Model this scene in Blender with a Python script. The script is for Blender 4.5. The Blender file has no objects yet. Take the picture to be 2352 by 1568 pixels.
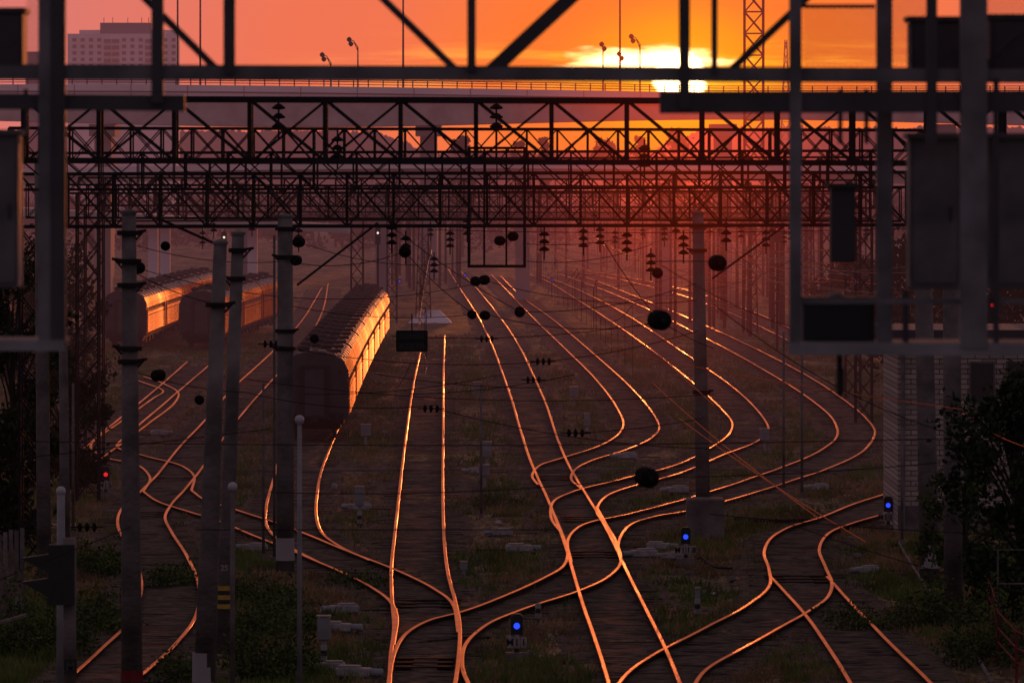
import bpy, math, random
import numpy as np
from mathutils import Vector, noise, kdtree
random.seed(7); rng=np.random.default_rng(7)
C=bpy.context.scene.collection
F=16000.0; H=10.5; HY=400.0; CX=1176.0
SAZ=(1562-CX)/F; SEL=(HY-185)/F
def P(x,y,Z): return Vector(((x-CX)/F*Z, Z, H-(y-HY)/F*Z))
def G(x,y,z=0.0):
    Z=F*(H-z)/(y-HY); return Vector(((x-CX)/F*Z, Z, z))
def ZG(y): return F*H/(y-HY)

# ---------------------------------------------------------------- haze and red sun glow painted as surface emission (by position in the world)
hg=bpy.data.node_groups.new('painted_haze','ShaderNodeTree')
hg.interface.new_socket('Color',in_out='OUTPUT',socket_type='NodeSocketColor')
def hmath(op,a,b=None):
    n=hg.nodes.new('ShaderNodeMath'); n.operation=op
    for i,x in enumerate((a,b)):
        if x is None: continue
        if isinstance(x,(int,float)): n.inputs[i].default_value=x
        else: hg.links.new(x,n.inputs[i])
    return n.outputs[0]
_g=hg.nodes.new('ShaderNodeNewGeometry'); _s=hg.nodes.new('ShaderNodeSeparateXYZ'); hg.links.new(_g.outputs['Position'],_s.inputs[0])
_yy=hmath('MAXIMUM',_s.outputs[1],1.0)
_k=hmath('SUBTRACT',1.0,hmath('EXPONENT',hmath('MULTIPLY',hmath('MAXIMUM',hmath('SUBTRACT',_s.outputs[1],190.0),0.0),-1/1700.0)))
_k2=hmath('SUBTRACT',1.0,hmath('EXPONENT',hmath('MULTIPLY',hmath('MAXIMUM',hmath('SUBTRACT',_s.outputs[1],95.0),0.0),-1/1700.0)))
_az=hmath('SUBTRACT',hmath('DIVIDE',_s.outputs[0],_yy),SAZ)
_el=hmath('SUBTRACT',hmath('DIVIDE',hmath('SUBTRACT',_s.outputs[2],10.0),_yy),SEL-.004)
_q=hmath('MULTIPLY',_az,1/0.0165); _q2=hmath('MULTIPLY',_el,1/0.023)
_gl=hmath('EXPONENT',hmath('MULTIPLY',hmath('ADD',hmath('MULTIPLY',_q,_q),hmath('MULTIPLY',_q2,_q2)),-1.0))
_v1=hg.nodes.new('ShaderNodeVectorMath'); _v1.operation='SCALE'; _v1.inputs[0].default_value=(1.25,0.085,0.0); hg.links.new(hmath('MULTIPLY',_gl,_k2),_v1.inputs['Scale'])  # red glow around the sun direction, painted onto the surfaces
_v3=hg.nodes.new('ShaderNodeVectorMath'); _v3.operation='SCALE'; _v3.inputs[0].default_value=(0.175,0.055,0.062); hg.links.new(_k,_v3.inputs['Scale'])  # mauve distance haze, painted onto the surfaces
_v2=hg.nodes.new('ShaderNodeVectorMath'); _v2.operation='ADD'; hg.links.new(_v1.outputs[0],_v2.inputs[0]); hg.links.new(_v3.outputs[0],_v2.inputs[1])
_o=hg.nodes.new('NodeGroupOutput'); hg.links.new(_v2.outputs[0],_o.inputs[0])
def paint_haze(m):
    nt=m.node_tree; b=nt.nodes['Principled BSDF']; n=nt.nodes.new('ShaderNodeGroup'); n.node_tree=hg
    nt.links.new(n.outputs[0],b.inputs['Emission Color']); b.inputs['Emission Strength'].default_value=1.0  # surfaces emit the painted haze colour; there is no volume
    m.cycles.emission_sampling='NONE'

# ---------------------------------------------------------------- materials
def mat(name,col,rough=0.7,metal=0.0,var=0.35,scale=3.0,bump=0.0,bscale=20.0,col2=None,emit=None,estr=0.0,spec=0.5,rvar=0.0,edge=None):
    m=bpy.data.materials.new(name); m.use_nodes=True; nt=m.node_tree; b=nt.nodes['Principled BSDF']
    b.inputs['Roughness'].default_value=rough; b.inputs['Metallic'].default_value=metal
    b.inputs['Specular IOR Level'].default_value=spec
    if edge: b.inputs['Specular Tint'].default_value=(*edge,1)
    tc=nt.nodes.new('ShaderNodeTexCoord')
    n=nt.nodes.new('ShaderNodeTexNoise'); n.inputs['Scale'].default_value=scale; n.inputs['Detail'].default_value=6
    nt.links.new(tc.outputs['Object'],n.inputs['Vector'])
    r=nt.nodes.new('ShaderNodeValToRGB')
    c2=col2 or tuple(c*(1-var) for c in col)
    r.color_ramp.elements[0].position=0.35; r.color_ramp.elements[1].position=0.68
    r.color_ramp.elements[0].color=(*c2,1); r.color_ramp.elements[1].color=(*col,1)
    nt.links.new(n.outputs['Fac'],r.inputs['Fac']); nt.links.new(r.outputs['Color'],b.inputs['Base Color'])
    if rvar>0:
        n4=nt.nodes.new('ShaderNodeTexNoise'); n4.inputs['Scale'].default_value=0.12; n4.inputs['Detail'].default_value=5
        nt.links.new(tc.outputs['Object'],n4.inputs['Vector'])
        mr=nt.nodes.new('ShaderNodeMapRange'); mr.inputs[1].default_value=.35; mr.inputs[2].default_value=.65; mr.inputs[3].default_value=rough-rvar; mr.inputs[4].default_value=rough+rvar
        nt.links.new(n4.outputs['Fac'],mr.inputs[0]); nt.links.new(mr.outputs[0],b.inputs['Roughness'])
    if bump>0:
        n2=nt.nodes.new('ShaderNodeTexNoise'); n2.inputs['Scale'].default_value=bscale; n2.inputs['Detail'].default_value=4
        nt.links.new(tc.outputs['Object'],n2.inputs['Vector'])
        bp=nt.nodes.new('ShaderNodeBump'); bp.inputs['Strength'].default_value=bump; bp.inputs['Distance'].default_value=0.05
        nt.links.new(n2.outputs['Fac'],bp.inputs['Height']); nt.links.new(bp.outputs['Normal'],b.inputs['Normal'])
    if emit:
        b.inputs['Emission Color'].default_value=(*emit,1); b.inputs['Emission Strength'].default_value=estr
    else: paint_haze(m)
    return m
M={}
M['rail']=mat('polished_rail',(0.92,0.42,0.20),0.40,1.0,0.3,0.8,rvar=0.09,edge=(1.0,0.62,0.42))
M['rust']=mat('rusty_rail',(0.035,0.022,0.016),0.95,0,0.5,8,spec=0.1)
M['sleeper']=mat('sleeper',(0.09,0.07,0.06),0.97,0,0.6,2,0.3,spec=0.1)
M['ballast']=mat('ballast',(0.13,0.095,0.075),0.97,0,0.78,3.2,1.0,10,spec=0.1)
M['steel']=mat('dark_steel',(0.03,0.022,0.025),0.8,0.0,0.4,3,spec=0.12)
M['steel_far']=mat('dark_steel_far',(0.03,0.023,0.025),0.85,0.0,0.4,3,spec=0.1)
M['grey']=mat('grey_paint',(0.26,0.26,0.28),0.6,0,0.35,2,0.15,8)
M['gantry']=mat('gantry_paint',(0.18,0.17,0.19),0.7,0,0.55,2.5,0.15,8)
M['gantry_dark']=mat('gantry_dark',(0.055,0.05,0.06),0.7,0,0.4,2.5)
M['conc']=mat('pole_concrete',(0.21,0.175,0.17),0.92,0,0.6,1.3,0.6,10,spec=0.2)
M['conc_l']=mat('light_concrete',(0.42,0.37,0.38),0.9,0,0.35,0.4,0.2,4)
M['deck']=mat('bridge_deck_concrete',(0.78,0.68,0.74),0.9,0,0.25,0.12,0.1,2)
M['conc_d']=mat('girder_concrete',(0.25,0.22,0.24),0.9,0,0.3,0.2)
M['white']=mat('white_paint',(0.38,0.35,0.35),0.75,0,0.5,5,0.1)
M['black']=mat('black_paint',(0.018,0.018,0.02),0.7,0,0.3,5)
M['red']=mat('red_paint',(0.22,0.03,0.035),0.9,0,0.4,5,spec=0.1)
M['yellow']=mat('yellow_paint',(0.5,0.3,0.03),0.7,0,0.3,5)
M['wire']=mat('wire_copper',(0.14,0.07,0.05),0.6,0.8,0.2,3)
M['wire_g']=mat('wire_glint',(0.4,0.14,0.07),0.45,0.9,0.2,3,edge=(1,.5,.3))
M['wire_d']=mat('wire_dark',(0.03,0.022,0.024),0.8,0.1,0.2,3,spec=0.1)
M['insul']=mat('insulator_glaze',(0.012,0.009,0.01),0.85,0,0.3,4,spec=0.1)
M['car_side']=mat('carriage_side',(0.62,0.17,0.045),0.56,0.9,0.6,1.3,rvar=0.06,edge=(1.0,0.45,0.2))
M['car_end']=mat('carriage_end',(0.055,0.047,0.056),0.75,0,0.4,1.5,0.2)
M['car_roof']=mat('carriage_roof',(0.34,0.26,0.25),0.6,0.15,0.65,1.2,0.2,5,spec=0.3)
M['car_vent']=mat('carriage_vent',(0.045,0.037,0.037),0.8,0,0.4,1.5,spec=0.2)
M['glass']=mat('carriage_glass',(0.03,0.02,0.02),0.3,0.0,0.2,2)
M['soot']=mat('undercarriage',(0.022,0.018,0.018),0.9,0,0.4,3)
M['leaf']=mat('leaf_dark',(0.034,0.05,0.02),0.85,0,0.6,1.2,spec=0.15)
M['leaf2']=mat('leaf_olive',(0.085,0.115,0.032),0.85,0,0.6,1.2,spec=0.15)
M['bark']=mat('bark',(0.05,0.038,0.03),0.95,0,0.5,6,0.6)
M['dry']=mat('dry_grass',(0.38,0.235,0.125),0.95,0,0.65,0.5,spec=0.1)
M['weed']=mat('green_weed',(0.17,0.205,0.06),0.95,0,0.6,0.5,spec=0.1)
M['panel']=mat('tower_block_wall',(0.6,0.52,0.56),0.9,0,0.2,0.1)
M['panel_d']=mat('tower_block_dark',(0.16,0.14,0.16),0.9,0,0.2,0.1)
M['wood_far']=mat('distant_foliage',(0.04,0.036,0.028),0.95,0,0.5,0.1,spec=0.05)
M['blue_l']=mat('blue_lamp',(0.02,0.05,0.6),0.4,emit=(0.02,0.06,0.9),estr=1.4)
M['red_l']=mat('red_lamp',(0.6,0.02,0.02),0.4,emit=(1.0,0.02,0.03),estr=0.8)
M['red_d']=mat('faint_red_lamp',(0.5,0.02,0.02),0.4,emit=(0.6,0.01,0.015),estr=0.6)
M['white_l']=mat('white_lamp',(0.8,0.8,0.7),0.4,emit=(1.0,0.85,0.7),estr=1.2)
M['globe']=mat('lamp_globe',(0.40,0.38,0.42),0.4,0,0.1)
def brick_mat():
    m=bpy.data.materials.new('pale_brick'); m.use_nodes=True; nt=m.node_tree; b=nt.nodes['Principled BSDF']
    b.inputs['Roughness'].default_value=0.9
    tc=nt.nodes.new('ShaderNodeTexCoord'); mp=nt.nodes.new('ShaderNodeMapping'); mp.inputs['Rotation'].default_value=(math.radians(90),0,0)
    br=nt.nodes.new('ShaderNodeTexBrick'); br.inputs['Scale'].default_value=1.0
    br.inputs['Brick Width'].default_value=0.42; br.inputs['Row Height'].default_value=0.15; br.inputs['Mortar Size'].default_value=0.016
    br.inputs['Color1'].default_value=(0.46,0.37,0.33,1); br.inputs['Color2'].default_value=(0.28,0.21,0.19,1); br.inputs['Mortar'].default_value=(0.08,0.065,0.06,1)
    nt.links.new(tc.outputs['Object'],mp.inputs['Vector']); nt.links.new(mp.outputs['Vector'],br.inputs['Vector'])
    nt.links.new(br.outputs['Color'],b.inputs['Base Color']); paint_haze(m)
    return m
M['brick']=brick_mat()
def ground_mat():
    m=bpy.data.materials.new('yard_earth'); m.use_nodes=True; nt=m.node_tree; b=nt.nodes['Principled BSDF']
    b.inputs['Roughness'].default_value=0.97; b.inputs['Specular IOR Level'].default_value=0.12
    tc=nt.nodes.new('ShaderNodeTexCoord')
    n=nt.nodes.new('ShaderNodeTexNoise'); n.inputs['Scale'].default_value=0.4; n.inputs['Detail'].default_value=9; n.inputs['Roughness'].default_value=0.72
    mp=nt.nodes.new('ShaderNodeMapping'); mp.inputs['Scale'].default_value=(1,0.25,1)
    nt.links.new(tc.outputs['Object'],mp.inputs['Vector']); nt.links.new(mp.outputs['Vector'],n.inputs['Vector'])
    r=nt.nodes.new('ShaderNodeValToRGB'); e=r.color_ramp.elements
    e[0].position=0.36; e[0].color=(0.024,0.018,0.016,1); e[1].position=0.66; e[1].color=(0.25,0.155,0.085,1)
    k=e.new(0.5); k.color=(0.095,0.08,0.042,1)
    nt.links.new(n.outputs['Fac'],r.inputs['Fac'])
    n3=nt.nodes.new('ShaderNodeTexNoise'); n3.inputs['Scale'].default_value=5; n3.inputs['Detail'].default_value=6; n3.inputs['Roughness'].default_value=.75
    mp3=nt.nodes.new('ShaderNodeMapping'); mp3.inputs['Scale'].default_value=(1,0.3,1)
    nt.links.new(tc.outputs['Object'],mp3.inputs['Vector']); nt.links.new(mp3.outputs['Vector'],n3.inputs['Vector'])
    mx=nt.nodes.new('ShaderNodeMix'); mx.data_type='RGBA'; mx.blend_type='MULTIPLY'; mx.inputs[0].default_value=0.95
    r3=nt.nodes.new('ShaderNodeValToRGB'); r3.color_ramp.elements[0].position=0.4; r3.color_ramp.elements[0].color=(0.2,0.2,0.2,1)
    r3.color_ramp.elements[1].position=0.6; r3.color_ramp.elements[1].color=(1.7,1.7,1.7,1)
    nt.links.new(n3.outputs['Fac'],r3.inputs['Fac'])
    nt.links.new(r.outputs['Color'],mx.inputs[6]); nt.links.new(r3.outputs['Color'],mx.inputs[7]); nt.links.new(mx.outputs[2],b.inputs['Base Color'])
    bp=nt.nodes.new('ShaderNodeBump'); bp.inputs['Strength'].default_value=1.0; bp.inputs['Distance'].default_value=0.1
    nt.links.new(n3.outputs['Fac'],bp.inputs['Height']); nt.links.new(bp.outputs['Normal'],b.inputs['Normal']); paint_haze(m)
    return m
M['ground']=ground_mat()

# ---------------------------------------------------------------- mesh helpers
def root_loc(o):
    v=Vector((0,0,0))
    while o is not None: v=v+o.location; o=o.parent
    return v
class MB:
    def __init__(s): s.v=[]; s.f=[]; s.m=[]; s.c=0
    def face(s,idx): s.f.append(idx); s.m.append(s.c)
    def box(s,x,y,z,sx,sy,sz):
        n=len(s.v); hx,hy,hz=sx/2,sy/2,sz/2
        for a in (-1,1):
            for b in (-1,1):
                for c in (-1,1): s.v.append((x+a*hx,y+b*hy,z+c*hz))
        for q in ((0,1,3,2),(4,6,7,5),(0,4,5,1),(2,3,7,6),(0,2,6,4),(1,5,7,3)): s.face([n+i for i in q])
        return s
    def beam(s,p,q,w,h=None,w2=None):
        p=Vector(p);q=Vector(q);h=h or w;w2=w2 or w; d=(q-p)
        if d.length<1e-6: return s
        d.normalize(); up=Vector((0,0,1)) if abs(d.z)<0.95 else Vector((0,1,0))
        a=d.cross(up).normalized(); b=a.cross(d).normalized(); n=len(s.v)
        for (c,k) in ((p,1.0),(q,w2/w)):
            for (i,j) in ((-1,-1),(1,-1),(1,1),(-1,1)): s.v.append(tuple(c+a*(i*w/2*k)+b*(j*h/2*k)))
        for t in ((0,1,5,4),(1,2,6,5),(2,3,7,6),(3,0,4,7),(3,2,1,0),(4,5,6,7)): s.face([n+i for i in t])
        return s
    def tube(s,pts,r,n=6,r2=None):
        pts=[Vector(p) for p in pts]; N=len(pts); base=len(s.v); r2=r if r2 is None else r2
        for i,p in enumerate(pts):
            d=(pts[min(i+1,N-1)]-pts[max(i-1,0)]).normalized()
            up=Vector((0,0,1)) if abs(d.z)<0.95 else Vector((0,1,0))
            a=d.cross(up).normalized(); b=a.cross(d).normalized(); rr=r+(r2-r)*i/max(1,N-1)
            for k in range(n):
                t=2*math.pi*k/n; s.v.append(tuple(p+a*(rr*math.cos(t))+b*(rr*math.sin(t))))
        for i in range(N-1):
            for k in range(n):
                s.face([base+i*n+k,base+i*n+(k+1)%n,base+(i+1)*n+(k+1)%n,base+(i+1)*n+k])
        s.face([base+k for k in range(n)][::-1]); s.face([base+(N-1)*n+k for k in range(n)])
        return s
    def lathe(s,prof,c,axis='Z',n=16):
        c=Vector(c); base=len(s.v)
        for (r,z) in prof:
            for k in range(n):
                t=2*math.pi*k/n; a,b=r*math.cos(t),r*math.sin(t)
                q={'Z':(a,b,z),'Y':(a,z,b),'X':(z,a,b)}[axis]
                s.v.append((c.x+q[0],c.y+q[1],c.z+q[2]))
        for i in range(len(prof)-1):
            for k in range(n): s.face([base+i*n+k,base+i*n+(k+1)%n,base+(i+1)*n+(k+1)%n,base+(i+1)*n+k])
        s.face([base+k for k in range(n)][::-1]); s.face([base+(len(prof)-1)*n+k for k in range(n)])
        return s
    def prism(s,prof,y0,y1):       # prof in x,z
        n=len(s.v); N=len(prof)
        for y in (y0,y1):
            for (x,z) in prof: s.v.append((x,y,z))
        for k in range(N): s.face([n+k,n+(k+1)%N,n+N+(k+1)%N,n+N+k])
        s.face([n+k for k in range(N)][::-1]); s.face([n+N+k for k in range(N)])
        return s
    def sweep(s,st,cap=True):
        n=len(s.v); K=len(st[0])
        for a in st:
            for p in a: s.v.append(tuple(p))
        for i in range(len(st)-1):
            for k in range(K): s.face([n+i*K+k,n+i*K+(k+1)%K,n+(i+1)*K+(k+1)%K,n+(i+1)*K+k])
        s.face([n+k for k in range(K)][::-1]); s.face([n+(len(st)-1)*K+k for k in range(K)])
        return s
    def build(s,name,mats,parent=None,smooth=False,label=None):
        if not isinstance(mats,(list,tuple)): mats=[mats]
        if parent is not None: o=root_loc(parent)
        else:
            xs=[v[0] for v in s.v]; ys=[v[1] for v in s.v]; zs=[v[2] for v in s.v]
            o=Vector(((min(xs)+max(xs))/2,(min(ys)+max(ys))/2,min(zs)))
        me=bpy.data.meshes.new(name); me.from_pydata([(v[0]-o.x,v[1]-o.y,v[2]-o.z) for v in s.v],[],s.f)
        for m in mats: me.materials.append(m)
        if len(mats)>1: me.polygons.foreach_set('material_index',s.m)
        if smooth: me.polygons.foreach_set('use_smooth',[True]*len(me.polygons))
        me.update()
        ob=bpy.data.objects.new(name,me); C.objects.link(ob)
        if parent is not None: ob.parent=parent
        else: ob.location=o
        if label: ob['label']=label
        return ob
def tag(o,label,cat,group=None,kind=None):
    o['label']=label; o['category']=cat
    if group: o['group']=group
    if kind: o['kind']=kind
    return o
def thing(name,label,cat,loc=(0,0,0),group=None,rz=0):
    o=bpy.data.objects.new(name,None); C.objects.link(o); o.location=loc; o.rotation_euler=(0,0,rz); o.empty_display_size=0.3
    return tag(o,label,cat,group)
def struct(o): o['kind']='structure'; return o
def copy_tree(o,parent=None):
    c=o.copy(); C.objects.link(c)
    if parent is not None: c.parent=parent
    for ch in list(o.children): copy_tree(ch,c)
    return c
def place(proto,used,loc,rz,label,group=None,sc=1.0):
    o=copy_tree(proto) if used[0] else proto
    used[0]=True
    o.location=loc; o.rotation_euler=(0,0,rz); o.scale=(sc,sc,sc); o['label']=label
    if group: o['group']=group
    return o
def text_mesh(txt,size,centre,m,parent,name='lettering',flip=False):
    cu=bpy.data.curves.new('t','FONT'); cu.body=txt; cu.size=size; cu.align_x='CENTER'; cu.align_y='CENTER'; cu.extrude=0.004; cu.offset=0.004
    ob=bpy.data.objects.new('t',cu); C.objects.link(ob); bpy.context.view_layer.update()
    me=bpy.data.meshes.new_from_object(ob); bpy.data.objects.remove(ob)
    o=root_loc(parent); c=Vector(centre)-o
    for v in me.vertices:
        x,y,z=v.co; v.co=(c.x+x,c.y-z,c.z+y)
    me.materials.clear(); me.materials.append(m)
    q=bpy.data.objects.new(name,me); C.objects.link(q); q.parent=parent; return q
def crom(pts,n=8):
    pts=[Vector((p[0],p[1])) for p in pts]; out=[]
    for i in range(len(pts)-1):
        p0=pts[max(i-1,0)];p1=pts[i];p2=pts[i+1];p3=pts[min(i+2,len(pts)-1)]
        d1=max((p1-p0).length,1e-3)**.5; d2=max((p2-p1).length,1e-3)**.5; d3=max((p3-p2).length,1e-3)**.5
        m1=(p2-p1) if i==0 else ((p2-p1)/d2-(p2-p0)/(d1+d2)+(p1-p0)/d1)*d2
        m2=(p2-p1) if i==len(pts)-2 else ((p2-p1)/d2-(p3-p1)/(d2+d3)+(p3-p2)/d3)*d2
        for k in range(n):
            t=k/n; t2=t*t;t3=t2*t
            out.append(p1*(2*t3-3*t2+1)+m1*(t3-2*t2+t)+p2*(-2*t3+3*t2)+m2*(t3-t2))
    out.append(pts[-1]); return out

# ---------------------------------------------------------------- camera, world, sun
cam=bpy.data.cameras.new('camera'); co=bpy.data.objects.new('camera',cam); C.objects.link(co)
co.location=(0,0,H); co.rotation_euler=(math.radians(90),0,0); cam.sensor_width=36; cam.lens=36*F/2352
cam.shift_y=-(784-HY)/2352; cam.clip_end=20000; cam.clip_start=1
cam.dof.use_dof=True; cam.dof.focus_distance=250; cam.dof.aperture_fstop=5.6
bpy.context.scene.camera=co
sdir=Vector((SAZ,1,SEL)).normalized()
w=bpy.data.worlds.new('World'); bpy.context.scene.world=w; w.use_nodes=True; nt=w.node_tree; nt.nodes.clear()
def N(t): return nt.nodes.new(t)
def math_(op,a,b=None,clamp=False):
    n=N('ShaderNodeMath'); n.operation=op; n.use_clamp=clamp
    for i,x in enumerate((a,b)):
        if x is None: continue
        if isinstance(x,(int,float)): n.inputs[i].default_value=x
        else: nt.links.new(x,n.inputs[i])
    return n.outputs[0]
def rng_(v,a,b,c=0,d=1,smooth=True):
    n=N('ShaderNodeMapRange'); n.interpolation_type='SMOOTHSTEP' if smooth else 'LINEAR'
    nt.links.new(v,n.inputs[0])
    for i,x in zip((1,2,3,4),(a,b,c,d)): n.inputs[i].default_value=x
    return n.outputs[0]
out=N('ShaderNodeOutputWorld'); tc=N('ShaderNodeTexCoord'); sep=N('ShaderNodeSeparateXYZ'); nt.links.new(tc.outputs['Generated'],sep.inputs[0])
X,Y,Z_=sep.outputs
dx=math_('SUBTRACT',X,sdir.x); dy=math_('SUBTRACT',Y,sdir.y); dz=math_('SUBTRACT',Z_,sdir.z)
def sq(v,k): 
    a=math_('MULTIPLY',v,k); return math_('MULTIPLY',a,a)
d=math_('SQRT',math_('ADD',math_('ADD',sq(dx,0.85),sq(dz,1.35)),sq(dy,1.0)))
sd=math_('SQRT',d)
ramp=N('ShaderNodeValToRGB'); nt.links.new(sd,ramp.inputs[0]); cr=ramp.color_ramp; cr.interpolation='EASE'
stops=[(0.0,(1.0,0.52,0.05)),(0.06,(1.0,0.40,0.025)),(0.095,(1.0,0.28,0.015)),(0.14,(0.97,0.185,0.032)),(0.21,(0.84,0.165,0.085)),(0.29,(0.68,0.18,0.16)),(0.40,(0.44,0.19,0.19)),(0.6,(0.265,0.16,0.185)),(1.0,(0.168,0.13,0.16))]
cr.elements[0].position=0; cr.elements[0].color=(*stops[0][1],1); cr.elements[1].position=1; cr.elements[1].color=(*stops[-1][1],1)
for p_,c_ in stops[1:-1]:
    e=cr.elements.new(p_); e.color=(*c_,1)
def add(a,b,fac=None):
    n=N('ShaderNodeMix'); n.data_type='RGBA'; n.blend_type='ADD'; n.clamp_result=False
    if fac is None: n.inputs[0].default_value=1
    else: nt.links.new(fac,n.inputs[0])
    for i,x in ((6,a),(7,b)):
        if isinstance(x,tuple): n.inputs[i].default_value=(*x,1)
        else: nt.links.new(x,n.inputs[i])
    return n.outputs[2]
col=ramp.outputs[0]
up=math_('MULTIPLY',rng_(Z_,0.028,0.08),rng_(Z_,0.15,0.5,1,0)); up=math_('MULTIPLY',up,rng_(Y,0.6,0.98))
col=add(col,(0.38,0.14,0.08),up)
dd=math_('SQRT',math_('ADD',sq(dx,1.0),sq(dz,1.0)))
fw=rng_(Y,0.5,0.9)
mp=N('ShaderNodeMapping'); mp.inputs['Scale'].default_value=(26,1,330); nt.links.new(tc.outputs['Generated'],mp.inputs[0])
nz=N('ShaderNodeTexNoise'); nz.inputs['Scale'].default_value=1.0; nz.inputs['Detail'].default_value=6; nz.inputs['Roughness'].default_value=0.6; nt.links.new(mp.outputs[0],nz.inputs['Vector'])
cl=rng_(nz.outputs['Fac'],0.46,0.64)
band=math_('MULTIPLY',rng_(Z_,0.0095,0.0135),rng_(Z_,0.0165,0.0210,1,0))
cl=math_('MULTIPLY',math_('MULTIPLY',cl,band),math_('MULTIPLY',rng_(d,0.055,0.004),fw))
col=add(col,(0.5,0.30,0.015),cl)
nz2=N('ShaderNodeTexNoise'); nz2.inputs['Scale'].default_value=1.0; nz2.inputs['Detail'].default_value=5
mp2=N('ShaderNodeMapping'); mp2.inputs['Scale'].default_value=(150,1,700); nt.links.new(tc.outputs['Generated'],mp2.inputs[0]); nt.links.new(mp2.outputs[0],nz2.inputs['Vector'])
wob=math_('SUBTRACT',nz2.outputs['Fac'],0.5)
core=math_('MULTIPLY',rng_(math_('ADD',dd,math_('MULTIPLY',wob,0.003)),0.0043,0.0030,0,1),fw)
gl=math_('SQRT',math_('ADD',sq(math_('ADD',dx,0.0046),0.40),sq(math_('SUBTRACT',dz,0.0026),2.0)))
glr=math_('ADD',gl,math_('MULTIPLY',wob,0.006))
glare=math_('MULTIPLY',rng_(glr,0.0054,0.0010),fw)
col=add(col,(3.8,2.6,1.2),glare)
halo=math_('MULTIPLY',math_('POWER',rng_(dd,0.016,0.0,0,1,False),2.2),fw)
col=add(col,(0.45,0.20,0.0),halo)
col=add(col,(9.0,6.5,3.0),core)
bg=N('ShaderNodeBackground'); nt.links.new(col,bg.inputs[0]); bg.inputs[1].default_value=1.0
sky=N('ShaderNodeTexSky'); sky.sky_type='NISHITA'; sky.sun_disc=False; sky.sun_elevation=math.radians(0.78); sky.sun_rotation=math.radians(1.4)
bg2=N('ShaderNodeBackground'); nt.links.new(sky.outputs[0],bg2.inputs[0]); bg2.inputs[1].default_value=0.002
ad=N('ShaderNodeAddShader'); nt.links.new(bg.outputs[0],ad.inputs[0]); nt.links.new(bg2.outputs[0],ad.inputs[1]); nt.links.new(ad.outputs[0],out.inputs[0])
sl=bpy.data.lights.new('sun','SUN'); sl.energy=2.0; sl.angle=math.radians(0.5); sl.color=(1.0,0.24,0.05)
so=bpy.data.objects.new('sun',sl); C.objects.link(so); so.rotation_euler=(-sdir).to_track_quat('-Z','Y').to_euler(); so.location=(0,0,50)
sc=bpy.context.scene; sc.view_settings.view_transform='Standard'; sc.view_settings.look='None'; sc.view_settings.exposure=0

# ---------------------------------------------------------------- ground
def gz(x,y):
    return -0.19+0.09*noise.noise(Vector((x*0.35,y*0.12,0)))+0.07*noise.noise(Vector((x*1.3,y*0.7,3)))
xs=[-4000,-1500,-500,-200,-90]+list(np.arange(-50,50.1,0.5))+[90,200,500,1500,4000]
ys=[-200,0,80]+list(np.arange(120,330,0.7))+list(np.arange(330,620,2.5))+[700,800,1000,1500,2500,4000,7000,12000]
vv=[(x,y,gz(x,y) if abs(x)<60 and y<650 else -0.22) for y in ys for x in xs]; nx=len(xs)
ff=[(j*nx+i,j*nx+i+1,(j+1)*nx+i+1,(j+1)*nx+i) for j in range(len(ys)-1) for i in range(nx-1)]
me=bpy.data.meshes.new('ground'); me.from_pydata(vv,[],ff); me.materials.append(M['ground']); me.polygons.foreach_set('use_smooth',[True]*len(ff))
go=bpy.data.objects.new('ground',me); C.objects.link(go); struct(go)

# ---------------------------------------------------------------- tracks (rails traced on the ground plane)
T={}
T['A']=([(893,1600),(898,1500),(905,1440),(900,1370),(899,1300),(905,1240),(915,1150),(925,1060),(935,980),(950,880),(965,810)],
        [(1040,1600),(1052,1520),(1056,1440),(1046,1380),(1030,1320),(1021,1250),(1017,1130),(1018,1000),(1018,880),(1021,770)],'nearly straight railway track running up the middle left of the yard')
T['X']=([(888,1600),(905,1500),(930,1455),(980,1425),(1060,1403),(1150,1370),(1250,1325),(1295,1297),(1304,1268),(1290,1222),(1266,1165)],
        [(1092,1600),(1062,1530),(1068,1480),(1110,1438),(1200,1397),(1330,1355),(1398,1322),(1426,1290),(1415,1242),(1392,1202),(1370,1162)],'crossover track sweeping from the bottom centre up to the right')
T['C']=([(1408,1600),(1375,1490),(1340,1390),(1316,1310),(1302,1262),(1283,1208),(1258,1145),(1230,1085),(1212,1040),(1195,985),(1176,920),(1152,850),(1125,780),(1095,722),(1052,655),(1028,615)],
        [(1575,1600),(1530,1490),(1490,1410),(1440,1310),(1412,1250),(1383,1195),(1355,1148),(1325,1100),(1302,1058),(1280,1005),(1255,930),(1222,855),(1190,790),(1148,728),(1100,668),(1058,622)],'main track running from the bottom right of centre into the far distance')
T['D']=([(1236,1112),(1222,1092),(1236,1070),(1290,1051),(1380,1021),(1422,994),(1432,972),(1415,932),(1370,872),(1300,802),(1225,730),(1160,662),(1128,630)],
        [(1336,1122),(1312,1098),(1320,1078),(1355,1058),(1440,1031),(1498,1003),(1514,983),(1503,953),(1450,890),(1350,800),(1270,733),(1200,682),(1150,634)],'leftmost of the three tracks that bulge out to the right of centre')
T['E']=([(1290,1222),(1266,1188),(1270,1152),(1310,1130),(1440,1096),(1560,1064),(1632,1027),(1675,995),(1682,972),(1662,943),(1560,852),(1440,762),(1320,684),(1250,642),(1205,628)],
        [(1393,1205),(1371,1175),(1386,1143),(1450,1116),(1560,1086),(1650,1048),(1742,1010),(1765,985),(1752,957),(1700,902),(1560,802),(1430,717),(1310,657),(1235,629)],'middle one of the three tracks that bulge out to the right of centre')
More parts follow.
